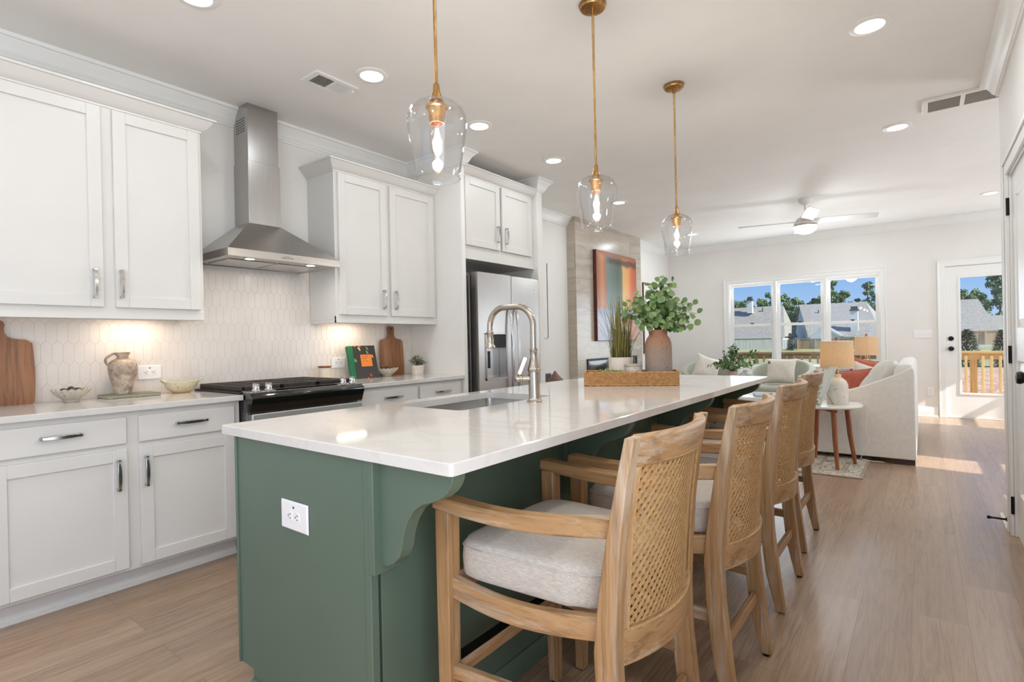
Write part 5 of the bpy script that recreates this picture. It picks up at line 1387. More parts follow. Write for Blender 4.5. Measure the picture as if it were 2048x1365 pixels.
t = thing('framed_picture', 'flat white picture with a thin dark vertical edge, just past the fridge wall', 'picture', (XW, 5.1, 1.22))
MB().box(XW+.001, 4.72, 1.222, XW+.016, 5.527, 2.148).build('picture_face', M_wall, t, bevel=.002)
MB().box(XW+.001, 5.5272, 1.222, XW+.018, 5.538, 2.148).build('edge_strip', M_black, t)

# ------------------------------------------------------------------ living room
def rugmat():
    m, nt, b = newmat('faded_rug'); v = coords(nt); s = N(nt, 'ShaderNodeSeparateXYZ'); nt.links.new(v, s.inputs[0])
    vo = N(nt, 'ShaderNodeTexVoronoi'); vo.feature = 'DISTANCE_TO_EDGE'; vo.inputs['Scale'].default_value = 11; nt.links.new(v, vo.inputs['Vector'])
    n = noise(nt, v, 14, 4, .6, 1.6); n2 = noise(nt, v, 120, 2)
    c = ramp(nt, n, [(.30, lin((120, 130, 116))), (.42, lin((206, 196, 178))), (.55, lin((188, 166, 146))), (.66, lin((112, 108, 100))), (.72, lin((196, 186, 168)))], 'CONSTANT')
    c = mixc(nt, ramp(nt, vo.outputs['Distance'], [(.02, (.8, .8, .8, 1)), (.05, (0, 0, 0, 1))]), c, lin((96, 98, 92)))
    # border stripes parallel to the edges
    def edge(sock, half):
        a = N(nt, 'ShaderNodeMath', operation='ABSOLUTE'); nt.links.new(sock, a.inputs[0]); q = N(nt, 'ShaderNodeMath', operation='SUBTRACT'); q.inputs[0].default_value = half; nt.links.new(a.outputs[0], q.inputs[1]); return q.outputs[0]
    mn = N(nt, 'ShaderNodeMath', operation='MINIMUM'); nt.links.new(edge(s.outputs[0], 1.36), mn.inputs[0]); nt.links.new(edge(s.outputs[1], 1.715), mn.inputs[1])
    st = ramp(nt, mn.outputs[0], [(0, (.9, .9, .9, 1)), (.02, (0, 0, 0, 1)), (.13, (0, 0, 0, 1)), (.132, (.8, .8, .8, 1)), (.145, (0, 0, 0, 1)), (.16, (.7, .7, .7, 1)), (.175, (0, 0, 0, 1)), (.33, (0, 0, 0, 1)), (.335, (.8, .8, .8, 1)), (.36, (0, 0, 0, 1))], 'CONSTANT')
    c = mixc(nt, st, c, lin((150, 128, 110))); c = mixc(nt, ramp(nt, n2, [(.4, (0, 0, 0, 1)), (.7, (.4, .4, .4, 1))]), c, lin((212, 204, 190)))
    nt.links.new(c, b.inputs['Base Color']); b.inputs['Roughness'].default_value = .95; bump(nt, b, n2, .3, .003); return m
b = MB().box(-1.36, -1.715, 0, 1.36, 1.715, .009); o = b.build('area_rug', rugmat(), bevel=.003); o.location = (-1.77, 6.885, .0005)
tag(o, 'faded cream and sage patterned area rug under the side table and seating', 'rug')

# sofa, seen from its near arm; its back runs along the right
SY0_, SY1_ = 5.93, 8.02
t = thing('sofa', 'white upholstered sofa with a sloping arm, its end facing the kitchen', 'sofa', (-.5, 6.97, 0))
arm = [(-.065, .05), (-.065, .845), (-.075, .872), (-.095, .880), (-.13, .858), (-.20, .815), (-.28, .778), (-.36, .742), (-.45, .702), (-.55, .666), (-.66, .640), (-.80, .620), (-.96, .610), (-.985, .595), (-.99, .05)]
for y0, y1 in ((SY0_, SY0_+.13), (SY1_-.13, SY1_)):
    MB().prism(arm, 'y', y0, y1).build('arm', M_white_fab, t, bevel=.018, seg=3)
MB().prism([(-.066, .05), (-.066, .86), (-.085, .895), (-.12, .905), (-.19, .895), (-.22, .86), (-.27, .45), (-.27, .05)], 'y', SY0_+.125, SY1_-.125).build('back', M_white_fab, t, bevel=.012, seg=3)
MB().box(-.98, SY0_+.125, .05, -.25, SY1_-.125, .29).build('base', M_white_fab, t, bevel=.012)
ym = (SY0_+SY1_)/2
for y0, y1 in ((SY0_+.135, ym-.004), (ym+.004, SY1_-.135)):
    MB().box(-.995, y0, .295, -.27, y1, .47).build('seat_cushion', M_white_fab, t, bevel=.04, seg=4)
for x in (-.945, -.105):
    for y in (SY0_+.05, SY1_-.05):
        w = .16 if x > -.5 else .06; MB().box(x-(w-.03 if x > -.5 else .03), y-.03, .0 if x > -.5 else .0098, x+.03, y+.03, .055).build('foot', wood('dark_foot', (38, 26, 20), (52, 38, 30), (62, 46, 36), 'x'), t)
pillow('big soft white back cushion slumped over the sofa corner behind the near arm', (-.345, 6.40, .705), .56, .50, .24, (30, 4, 88), M_white_fab, 'back_cushion', 2, .04)
pillow('rust orange linen pillow with frayed edge, leaning behind the front table lamp', (-.66, 6.62, .610), .52, .42, .17, (-24, -6, -12), M_rust_fab, 'throw_pillow', 3, .09, flange=.016)
pillow('cream pillow with a rust flange, tucked between the rust pillow and the white cushion', (-.46, 6.86, .655), .42, .42, .14, (-20, 20, 30), M_cream_fab, 'throw_pillow', 4, .09, flange=.03, fm=M_rust_fab)
pillow('rust orange pillow farther back on the sofa, showing only its top edge', (-.52, 7.45, .69), .42, .42, .15, (-16, 12, 40), M_rust_fab, 'throw_pillow', 6, .09, flange=.014)
pillow('pale blue pillow behind the rust one, lower edge of the far lampshade', (-.72, 7.62, .66), .50, .40, .14, (-20, 0, 40), M_blue_fab, 'throw_pillow', 8, .08)

def marble_clay():
    m, nt, b = newmat('chalky_glaze'); v = coords(nt); n = noise(nt, v, 30, 4, .6); n2 = noise(nt, v, 8, 3)
    c = ramp(nt, n2, [(.35, lin((226, 218, 208))), (.65, lin((214, 206, 196)))])
    a = ramp(nt, n, [(.60, (0, 0, 0, 1)), (.72, (.7, .7, .7, 1))]); c = mixc(nt, a, c, lin((150, 140, 126)))
    nt.links.new(c, b.inputs['Base Color']); b.inputs['Roughness'].default_value = .7; bump(nt, b, n, .3, .002); return m
M_chalk = marble_clay()
def shade_mat():
    m = bpy.data.materials.new('linen_shade'); m.use_nodes = True; nt = m.node_tree; nt.nodes.clear()
    o = N(nt, 'ShaderNodeOutputMaterial'); mx = N(nt, 'ShaderNodeMixShader'); d = N(nt, 'ShaderNodeBsdfDiffuse'); tr = N(nt, 'ShaderNodeBsdfTranslucent')
    tc = N(nt, 'ShaderNodeTexCoord'); mp = N(nt, 'ShaderNodeMapping'); mp.inputs['Scale'].default_value = (1, 1, 14); nt.links.new(tc.outputs['Object'], mp.inputs[0])
    n = noise(nt, mp.outputs[0], 40, 3); mp2 = N(nt, 'ShaderNodeMapping'); mp2.inputs['Scale'].default_value = (14, 14, 1); nt.links.new(tc.outputs['Object'], mp2.inputs[0]); n2 = noise(nt, mp2.outputs[0], 40, 3)
    c = mixc(nt, .5, ramp(nt, n, [(.35, lin((206, 186, 156))), (.65, lin((232, 216, 190)))]), ramp(nt, n2, [(.35, lin((206, 186, 156))), (.65, lin((232, 216, 190)))]))
    nt.links.new(c, d.inputs[0]); nt.links.new(c, tr.inputs[0]); mx.inputs[0].default_value = .45
    nt.links.new(d.outputs[0], mx.inputs[1]); nt.links.new(tr.outputs[0], mx.inputs[2]); nt.links.new(mx.outputs[0], o.inputs[0]); return m
M_shade = shade_mat()
def table_lamp(label, x, y, z):
    t = thing('table_lamp', label, 'lamp', (x, y, z), 'white ceramic table lamps by the sofa')
    MB().lathe([(0, 0), (.080, 0), (.084, .006), (.085, .15), (.083, .175), (.072, .203), (.050, .226), (.034, .236), (.030, .250), (.033, .262), (.026, .266), (0, .266)], (x, y, z), 40).build('base', M_chalk, t, smooth=50)
    MB().lathe([(.014, .264), (.014, .325), (.005, .33), (.005, .565), (0, .565)], (x, y, z), 18).build('stem', M_brass, t)
    b = MB().lathe([(.134, .325), (.129, .565), (.127, .565), (.132, .325)], (x, y, z), 56, ring=True); b.build('shade', M_shade, t, smooth=60)
    b = MB().lathe([(.1345, .322), (.1345, .328), (.131, .328), (.131, .322)], (x, y, z), 56, ring=True).lathe([(.1295, .562), (.1295, .568), (.126, .568), (.126, .562)], (x, y, z), 56, ring=True)
    for a in (0, 120, 240): b.tube([(x, y, z+.56), (x+.127*math.cos(R(a)), y+.127*math.sin(R(a)), z+.56)], .0018, 6)
    b.build('shade_ring', M_cream_fab, t)
    MB().lathe([(.006, .565), (.013, .572), (.013, .600), (0, .602)], (x, y, z), 14).build('finial', M_legwood, t)
    MB().lathe([(.0, .335), (.014, .335), (.030, .39), (.024, .425), (0, .44)], (x, y, z), 20).build('bulb', emit('warm_bulb', (255, 200, 130), 6.0), t)
    ld = bpy.data.lights.new('table_lamp_light', 'POINT'); ld.energy = 1.7; ld.color = (1, .86, .68); ld.shadow_soft_size = .04
    lo = bpy.data.objects.new('table_lamp_light', ld); COL.objects.link(lo); lo.parent = t; lo.location = (0, 0, .46)
    return t
def side_table(label, x, y, h, r):
    t = thing('side_table', label, 'side table', (x, y, .010), 'round white-topped side tables')
    MB().lathe([(0, h-.024), (r-.012, h-.024), (r, h-.014), (r, h-.003), (r-.003, h), (0, h)], (x, y, 0), 64).build('table_top', mat('white_stone_top', (232, 228, 223), (222, 218, 212), .2, scale=6), t)
    b = MB(); 
    for a in (28, 118): c, s = math.cos(R(a)), math.sin(R(a)); b.bar([(x-c*r*.72, y-s*r*.72, h-.042), (x+c*r*.72, y+s*r*.72, h-.042)], .045, .034)
    b.build('apron', M_legwood, t, bevel=.003)
    for k in range(4):
        a = R(28+90*k); c, s = math.cos(a), math.sin(a)
        MB().tube([(x+c*r*.62, y+s*r*.62, h-.030), (x+c*r*.70, y+s*r*.70, h*.5), (x+c*.247, y+s*.247, .012)], [.021, .021, .0155], 18).build('leg', M_legwood, t, smooth=50)
    return t
side_table('round white-topped side table with walnut legs between the stools and the sofa', -.7245, 5.60, .560, .295)
table_lamp('nearer white ceramic table lamp with a linen drum shade, on the round side table', -.625, 5.62, .561)
side_table('round white-topped side table hidden beyond the far end of the sofa', -.60, 8.38, .590, .295)
table_lamp('farther white ceramic table lamp with a linen drum shade, before the right window', -.595, 8.36, .591)
# lamp cord
t = thing('lamp_cord', 'thin pale power cord hanging from the side table to the floor behind its leg', 'cord', (-.40, 5.86, .01))
MB().tube([(-.56, 5.70, .566), (-.46, 5.79, .564), (-.425, 5.825, .545), (-.423, 5.835, .45), (-.430, 5.84, .30), (-.415, 5.845, .20), (-.455, 5.87, .09), (-.48, 5.885, .030), (-.42, 5.90, .016), (-.30, 5.905, .014)], .0028, 6).build('cable', M_plastic, t, smooth=60)
# leaning picture on a small easel
def herb_print():
    m, nt, b = newmat('botanical_print'); v = coords(nt); s = N(nt, 'ShaderNodeSeparateXYZ'); nt.links.new(v, s.inputs[0]); n = noise(nt, v, 34, 4, .6, 1.0)
    a = N(nt, 'ShaderNodeMath', operation='ABSOLUTE'); nt.links.new(s.outputs[0], a.inputs[0])
    k = ramp(nt, a.outputs[0], [(.03, (1, 1, 1, 1)), (.06, (0, 0, 0, 1))]); l = ramp(nt, n, [(.47, (0, 0, 0, 1)), (.53, (1, 1, 1, 1))])
    nt.links.new(mixc(nt, mixc(nt, 1, k, l, 'MULTIPLY'), lin((218, 222, 210)), lin((104, 104, 62))), b.inputs['Base Color']); b.inputs['Roughness'].default_value = .2; return m
t = thing('easel_picture', 'small botanical print tilted back on a brass easel beside the front lamp', 'picture', (-.77, 5.44, .561))
M4 = Matrix.Translation((-.785, 5.435, .561)) @ Matrix.Rotation(R(-62), 4, 'Z') @ Matrix.Rotation(R(-22), 4, 'X')
for nm, mm, bx in (('print', herb_print(), (-.115, -.008, .008, .115, -.005, .362)), ('glass_edge', mat('aqua_glass_edge', (206, 220, 216), (196, 212, 206), .2), (-.122, -.005, 0, .122, .008, .37))):
    b = MB().box(*bx); b.xf(M4); b.build(nm, mm, t, bevel=.001)
b = MB().tube([(-.06, .010, .20), (-.02, .15, .062)], .003, 6).tube([(.0, .010, .20), (.0, .012, .23), (.01, .016, .24)], .003, 6); b.xf(M4); b.build('easel', M_brass, t)

# green barrel armchairs
def armchair(label, x, y, rz):
    t = thing('barrel_armchair', label, 'armchair', (0, 0, 0), 'sage green barrel armchairs under the window'); Rr = .41
    def sh(u, v):
        a = R(-128+256*u); top = .60+.225*max(0, math.cos(a*.62))**1.6; z = .10+(top-.10)*v; k = Rr*(.94+.09*v); return (k*math.sin(a), k*math.cos(a)*1.0, z)
    MB().slab(sh, .085, 40, 10).build('shell', M_sage_fab, t, local=True, bevel=.025, seg=3, smooth=60)
    S = []
    for k, z in ((0, .16), (.96, .16), (1, .19), (1, .40), (.97, .435), (.88, .452), (.5, .462), (0, .465)):
        S.append([(max(k, .001)*.365*math.cos(2*math.pi*i/48), max(k, .001)*.40*math.sin(2*math.pi*i/48)-.045, z+.01) for i in range(48)])
    MB().loft(S).build('seat_cushion', M_sage_fab, t, local=True, smooth=60)
    MB().lathe([(0, .003), (.27, .003), (.28, .01), (.28, .03), (.20, .05), (.20, .17), (0, .17)], (0, 0, .009), 40).build('swivel_base', M_black, t, local=True)
    t.location = (x, y, 0); t.rotation_euler = (0, 0, R(rz)); return t
armchair('sage green barrel armchair on the right, under the middle window, with a cream pillow', -1.70, 8.72, -8)
armchair('sage green barrel armchair on the left, mostly behind the coffee table plant', -2.70, 8.72, 14)
pillow('plump cream pillow standing upright in the right green armchair', (-1.665, 8.60, .672), .42, .38, .15, (-14, 0, -6), M_cream_fab, 'throw_pillow', 12, .10)
pillow('cream pillow turned on its corner in the left green armchair', (-2.74, 8.62, .700), .42, .40, .15, (-12, 20, 40), M_cream_fab, 'throw_pillow', 15, .10)
# white basket on a window-side stand
t = thing('storage_tub', 'white lidded tub on a low stand by the window, right of the green armchair', 'tub', (-1.20, 9.20, .01))
MB().box(-1.42, 9.04, .60, -1.17, 9.28, .70).build('tub', M_plastic, t, bevel=.012)
MB().box(-1.43, 9.03, .70, -1.16, 9.29, .73).build('lid', M_plastic, t, bevel=.006)
b = MB().box(-1.45, 9.02, .57, -1.15, 9.30, .60)
for x in (-1.44, -1.19):
    for y in (9.03, 9.26): b.box(x, y, .001, x+.03, y+.03, .57)
b.build('stand', M_trim, t)

# coffee table, its plant and book
t = thing('coffee_table', 'low white coffee table beyond the end of the island', 'coffee table', (-1.9, 7.25, .010))
MB().box(-2.45, 6.88, .405, -1.39, 7.62, .450).build('table_top', mat('coffee_white', (236, 234, 232), (230, 228, 226), .15, scale=4), t, bevel=.006)
for x in (-2.40, -1.50):
    for y in (6.93, 7.51): MB().box(x, y, .0105, x+.06, y+.06, .405).build('leg', M_trim, t, bevel=.004)
t = thing('magazine', 'pale blue-grey book lying on the white coffee table', 'book', (-1.56, 7.15, .45))
b = MB().box(-.11, -.15, .451, .11, .15, .475); b.xf(Matrix.Translation((-1.575, 7.12, 0)) @ Matrix.Rotation(R(18), 4, 'Z')); b.build('cover', M_blue_fab, t, bevel=.002)
t = thing('bud_vase', 'blush ribbed vase on the coffee table holding leafy stems', 'vase', (-1.96, 7.2, .45))
MB().lathe([(0, 0), (.075, 0), (.10, .03), (.115, .10), (.10, .18), (.07, .24), (.06, .275), (.068, .295), (.062, .295), (.05, .25), (0, .24)], (-1.96, 7.2, .451), 40).build('vessel', mat('blush_clay', (206, 186, 172), (190, 170, 156), .8, scale=20), t, smooth=50)
t = thing('leafy_stems', 'spreading green leafy stems in the blush vase on the coffee table', 'plant', (-1.96, 7.2, .74))
S, L = branchy(17, (-1.96, 7.2, .72), 30, .062, .050, 12, .30, .44, .22, [M_leaf, M_leafd, M_leafd], bias=lambda k, n, r: tuple(rgt*(.20 if k in (1, 2, 5) else 0)))
S.build('stems', M_stem, t); L.build('leaves', [M_leaf, M_leafd, M_leafd], t, recalc=False, smooth=60)
# dark chair with a brown pillow past the fridge wall
t = thing('accent_chair', 'dark framed chair past the fridge wall, only its back corner showing over the island', 'chair', (-3.25, 5.02, 0))
M_dk = wood('ebony_wood', (30, 22, 18), (46, 34, 28), (58, 44, 36), 'z')
MB().box(-3.50, 4.80, .40, -3.02, 5.30, .46).build('seat', M_sage_fab, t, bevel=.02)
MB().box(-3.55, 4.80, .44, -3.50, 5.30, .80).build('back', M_dk, t, bevel=.01)
for x in (-3.54, -3.06):
    for y in (4.81, 5.25): MB().box(x, y, .0, x+.04, y+.04, .42).build('leg', M_dk, t, bevel=.003)
for y in (4.78, 5.29): MB().box(-3.52, y, .62, -3.06, y+.035, .66).build('arm', M_dk, t, bevel=.006)
pillow('brown striped pillow poking up behind the island near the fridge wall', (-3.26, 5.02, .625), .34, .34, .16, (14, 45, 24), mat('brown_stripe', (112, 88, 78), (150, 120, 106), .9, scale=14, stretch=(1, 1, 8), bmp=.2), 'throw_pillow', 19, .09)
# ------------------------------------------------------------------ outside
GZ = -1.02
def groundmat():
    m, nt, b = newmat('clay_and_grass'); v = coords(nt); s = N(nt, 'ShaderNodeSeparateXYZ'); nt.links.new(v, s.inputs[0])
    n = noise(nt, v, .35, 5, .65); n2 = noise(nt, v, 3.5, 4, .7)
    clay = ramp(nt, n2, [(.30, lin((128, 84, 66))), (.5, lin((186, 146, 122))), (.66, lin((214, 192, 172)))])
    gr = ramp(nt, n2, [(.35, lin((118, 124, 80))), (.65, lin((168, 164, 116)))])
    ad = N(nt, 'ShaderNodeMath', operation='MULTIPLY_ADD'); nt.links.new(n, ad.inputs[0]); ad.inputs[1].default_value = 16; nt.links.new(s.outputs[1], ad.inputs[2])
    k = ramp(nt, ad.outputs[0], [(0, (0, 0, 0, 1)), (1, (1, 1, 1, 1))]); q = N(nt, 'ShaderNodeMapRange'); q.inputs[1].default_value = 46; q.inputs[2].default_value = 56; nt.links.new(ad.outputs[0], q.inputs[0])
    nt.links.new(mixc(nt, q.outputs[0], clay, gr), b.inputs['Base Color']); b.inputs['Roughness'].default_value = .95; return m
struct('ground', MB().box(-120, 9.8, GZ-.3, 120, 260, GZ), groundmat(), 'bare red clay yard running to a grass strip', 'ground', smooth=0)
M_pine = wood('new_pine', (190, 146, 86), (226, 190, 128), (236, 206, 150), 'x', scale=.6)
M_pinez = wood('new_pine', (190, 146, 86), (226, 190, 128), (236, 206, 150), 'z', scale=.6)
M_old = wood('shaded_pine', (96, 80, 54), (134, 114, 80), (150, 130, 94), 'x', scale=.6)  # same pine railing, with its shade put into a darker brown
M_shadedpinez = wood('shaded_pine', (96, 80, 54), (134, 114, 80), (150, 130, 94), 'z', scale=.6)
b = MB()
for k in range(14): y = FY+.17+k*.142; b.box(-4.2, y, -.10, 2.6, y+.138, -.06)
struct('deck', b, M_pine, 'pale timber deck outside the far wall', 'deck', smooth=0)
def railing(label, x0, x1, posts, bal, mx, mz):
    Y = 11.58; t = thing('deck_railing', label, 'railing', ((x0+x1)/2, Y, -.06), 'timber deck railing')
    MB().box(x0, Y-.07, .835, x1, Y+.07, .873).build('cap_rail', mx, t, bevel=.004)
    MB().box(x0, Y-.025, .735, x1, Y+.015, .835).build('top_rail', mx, t, bevel=.003)
    MB().box(x0, Y-.025, .02, x1, Y+.015, .11).build('bottom_rail', mx, t, bevel=.003)
    for p in posts: MB().box(p-.045, Y+.016, -.06, p+.045, Y+.105, .835).build('post', mz, t, bevel=.003)
    for p in bal: MB().box(p-.018, Y-.062, .03, p+.018, Y-.026, .80).build('baluster', mz, t, bevel=.002)
    return t
railing('deck railing outside the triple window, its shade put in as darker brown', -4.1, -.06, (-3.9, -2.1, -.3), [-3.75+.135*k for k in range(27)], M_old, M_shadedpinez)
railing('new yellow pine deck railing outside the glazed door', -.055, 2.5, (.645, 2.4), [.02+.105*k for k in range(23) if abs(.02+.105*k-.645) > .03], M_pine, M_pinez)

def shingle():
    return mat('grey_shingle', (152, 148, 141), (132, 128, 122), .95, scale=5, stretch=(1, 1, 1), detail=4, lo=.40, hi=.60)
M_roof = shingle()
M_siding = mat('grey_siding', (206, 210, 212), (198, 202, 205), .8, scale=1, stretch=(.1, .1, 12))
M_wht = mat('white_siding', (222, 222, 220), (208, 208, 206), .7, scale=1, stretch=(.1, .1, 20))
M_cap = mat('slate_cap', (70, 74, 80), (60, 64, 70), .6)
def house(label, eave, ridge, back, hip, gz=GZ, chimneys=(), vents=(), gable=None):
    """eave/ridge = ((x,y,z) left, right); back = (x,y,z) pair of the rear eave"""
    t = thing('house', label, 'house', (eave[0][0], eave[0][1], gz)); E0, E1 = map(Vector, eave); R0, R1 = map(Vector, ridge); B0, B1 = map(Vector, back)
    th = Vector((0, 0, -.18)); b = MB()
    b.add([E0, E1, R1, R0, E0+th, E1+th, R1+th, R0+th], [(0, 1, 2, 3), (4, 7, 6, 5), (0, 4, 5, 1), (1, 5, 6, 2), (3, 7, 4, 0), (2, 6, 7, 3)])
    b.add([R0, R1, B1, B0, R0+th, R1+th, B1+th, B0+th], [(0, 1, 2, 3), (4, 7, 6, 5), (2, 6, 7, 3), (3, 7, 4, 0), (1, 5, 6, 2)])
    if hip: b.add([E1, B1, R1], [(0, 1, 2)])
    b.build('roof', M_roof, t, smooth=0)
    w = MB(); ins = .4
    def g(p): return Vector((p.x, p.y, gz))
    W0, W1, C0, C1 = E0+Vector((ins, ins, -.2)), E1+Vector((-ins, ins, -.2)), B0+Vector((ins, -ins, -.2)), B1+Vector((-ins, -ins, -.2))
    w.add([W0, W1, g(W1), g(W0)], [(0, 1, 2, 3)]); w.add([C0, C1, g(C1), g(C0)], [(0, 1, 2, 3)])
    w.add([W0, C0, g(C0), g(W0)], [(0, 1, 2, 3)]); w.add([W1, C1, g(C1), g(W1)], [(0, 1, 2, 3)])
    w.add([W0, C0, R0+Vector((.25, 0, -.25))], [(0, 1, 2)]); w.add([W1, C1, R1+Vector((-.25, 0, -.25))], [(0, 1, 2)])
    w.build('wall', M_siding, t, smooth=0)
    f = MB(); f.bar([tuple(E0+Vector((0, -.05, -.12))), tuple(E1+Vector((0, -.05, -.12)))], .12, .22); f.build('fascia', M_wht, t, smooth=0)
    for (x, y, z0, z1, w_) in chimneys:
        c = MB().box(x-w_/2, y-w_/2, z0, x+w_/2, y+w_/2, z1).build('chimney', M_wht, t, smooth=0)
        MB().box(x-w_/2-.12, y-w_/2-.12, z1, x+w_/2+.12, y+w_/2+.12, z1+.22).box(x-w_/2+.05, y-w_/2+.05, z1+.22, x+w_/2-.05, y+w_/2-.05, z1+.75).build('chimney_cap', M_cap, c, smooth=0)
    for (x, y, z) in vents: MB().lathe([(.10, -.3), (.10, .35), (0, .35)], (x, y, z), 12).build('roof_vent', M_cap, t)
    if gable:
        (gx0, gx1, gy, gz0, pk) = gable; gm = (gx0+gx1)/2; q = MB()
        q.add([(gx0, gy, gz0), (gx1, gy, gz0), (gm, gy, pk), (gx0, gy, GZ), (gx1, gy, GZ)], [(0, 1, 2), (0, 3, 4, 1)]); q.build('gable_wall', M_siding, t, smooth=0, recalc=False)
        q = MB()
        for s in (gx0-.3, gx1+.3): q.bar([(s, gy-.05, gz0-.15), (gm, gy-.05, pk+.05)], .10, .26, (0, 1, 0))
        q.build('gable_trim', M_wht, t, smooth=0)
        q = MB(); q.add([(gx0-.4, gy-.1, gz0-.1), (gm, gy-.1, pk+.22), (gm, gy+6.5, pk+.22), (gx0-.4, gy+4.0, gz0-.1)], [(0, 1, 2, 3)]); q.add([(gx1+.4, gy-.1, gz0-.1), (gm, gy-.1, pk+.22), (gm, gy+6.5, pk+.22), (gx1+.4, gy+4.0, gz0-.1)], [(0, 1, 2, 3)]); q.build('gable_roof', M_roof, t, smooth=0)
    return t
house('grey-roofed house behind the grey fence, seen through the left window, white chimney on its roof', ((-34, 102, 1.12), (-19.05, 102, 1.12)), ((-33, 108, 6.8), (-20.3, 108, 6.8)), ((-34, 114, 1.1), (-19.05, 114, 1.1)), True,
      chimneys=[(-25.6, 106.4, 5.6, 7.9, .85)], vents=[(-23.6, 107, 6.2)])
house('grey-roofed house with a blue-grey end gable, seen through the middle and right windows', ((-15.9, 105, 1.05), (-5.2, 105, 1.05)), ((-18.9, 115, 7.15), (-8.1, 115, 7.1)), ((-21.8, 125, .9), (-4.0, 125, 1)), True,
      chimneys=[(-9.2, 106.6, 1.6, 5.2, 1.05)], vents=[(-17.0, 115, 7.1), (-12.6, 115, 7.1), (-15.2, 112, 5.5)], gable=(-15.2, -10.9, 102, 1.15, 2.55))
house('grey hip-roofed house behind the reddish fence, seen through the glazed door', ((-1.0, 103, 1.38), (8.6, 104, 1.42)), ((.5, 112, 6.45), (6.9, 112, 6.45)), ((-1, 121, 1.4), (8.6, 121, 1.4)), True, vents=[(4.2, 107, 4.0)])
house('smaller grey-roofed house farther right, at the edge of the glazed door', ((8.9, 110, 1.7), (16, 110, 1.7)), ((8.4, 116, 3.85), (16, 116, 3.85)), ((8.5, 122, 1.7), (16, 122, 1.7)), False)

def fence(label, x0, x1, y, z0, z1, m1, gap=.02, bw=.14, post=True, ret=None):
    t = thing('board_fence', label, 'fence', ((x0+x1)/2, y, z0), 'timber yard fences'); rnd = random.Random(int(x0*10)); b = MB(); x = x0
    while x < x1: b.box(x, y, z0, min(x+bw-gap, x1), y+.03, z1-rnd.uniform(0, .05)); x += bw
    if ret: yy = y; 
    if ret:
        while yy < y+ret: b.box(x0, yy, z0, x0+.03, yy+bw-gap, z1); yy += bw
    b.build('boards', m1, t, smooth=0)
    if post:
        q = MB(); q.box(x0, y-.06, z1-.02, x1, y+.08, z1+.05); q.build('cap', m1, t, smooth=0)
        p = x0+.1
        while p < x1: MB().box(p, y-.10, z0, p+.12, y, z1).build('post', m1, t, smooth=0); p += 2.4
    return t
M_fg = mat('grey_fence', (236, 230, 216), (204, 198, 186), .9, scale=1.5, stretch=(6, 1, .2))
M_fb = mat('brown_fence', (182, 152, 118), (156, 128, 98), .9, scale=1.5, stretch=(6, 1, .2))
M_fr = mat('reddish_fence', (226, 192, 160), (204, 164, 134), .9, scale=1.5, stretch=(4, 1, .2))
fence('silvery grey picket fence across the yard outside the left window', -34, -16.55, 96, GZ, .68, M_fg, .035, .16, False)
fence('brown board fence across the yard outside the middle and right windows', -15.6, -3.0, 92, -.86, .68, M_fb, ret=4)
fence('reddish cedar fence across the yard outside the glazed door', 1.5, 14, 94, -.5, 1.34, M_fr)

def clump_tree(name, label, x, y, z0, h, r, crown0, seed, m2, n=420, kind='pine', size=.55):
    t = thing(name, label, 'tree', (x, y, z0), 'trees beyond the houses'); rnd = random.Random(seed)
    MB().tube([(x, y, z0), (x+.1, y, z0+h*.5), (x, y, z0+h*.94)], [.22, .16, .04], 8).build('trunk', mat('pine_bark', (112, 92, 76), (92, 74, 60), .9, scale=2), t)
    b = MB(); hc = h-crown0
    nb = 26 if r < 2.6 else 46; blobs = []
    for k in range(nb):
        u = rnd.random(); a = rnd.uniform(0, 6.28)
        rr = r*((1-u)**.55*.95+.12 if kind == 'cone' else (math.sin(math.pi*(.18+.78*u))**.8))*rnd.uniform(.35, .95)
        blobs.append((x+rr*math.cos(a), y+rr*math.sin(a), z0+crown0+hc*u*.95, r*rnd.uniform(.22, .38)*(1 if kind != 'cone' else .9)))
    per = n//nb
    for bx, by, bz, br in blobs:
        for i in range(per):
            v = Vector((rnd.gauss(0, 1), rnd.gauss(0, 1), rnd.gauss(0, .6))); v.normalize(); v *= br*rnd.uniform(.5, 1.0)
            p = Vector((bx, by, bz))+v; d = (v.normalized()+Vector((rnd.gauss(0, .5), rnd.gauss(0, .5), rnd.gauss(0, .5)))).normalized(); s = d.orthogonal().normalized(); s = Matrix.Rotation(rnd.uniform(0, 6.28), 3, d) @ s; e = d.cross(s)
            k = size*rnd.uniform(.5, 1.1); b.cur = rnd.choice((0, 0, 1))
            b.add([p-s*k*.5, p+e*k*.35+d*k*.1, p+s*k*.5, p-e*k*.35-d*k*.1], [(0, 1, 2, 3)])
    b.build('crown', m2, t, recalc=False, smooth=0)
Mp = [mat('pine_needles', (88, 116, 66), (108, 134, 78), .8, scale=.4), mat('pine_shade', (66, 92, 58), (84, 108, 66), .8, scale=.4)]  # second tone: darker needles scattered at random through the crown
My = [mat('olive_needles', (124, 138, 76), (100, 120, 66), .8, scale=.4), Mp[1]]
Mb = [mat('blue_cedar', (96, 124, 96), (120, 144, 106), .8, scale=.4), mat('deep_cedar', (66, 94, 70), (84, 110, 82), .8, scale=.4)]
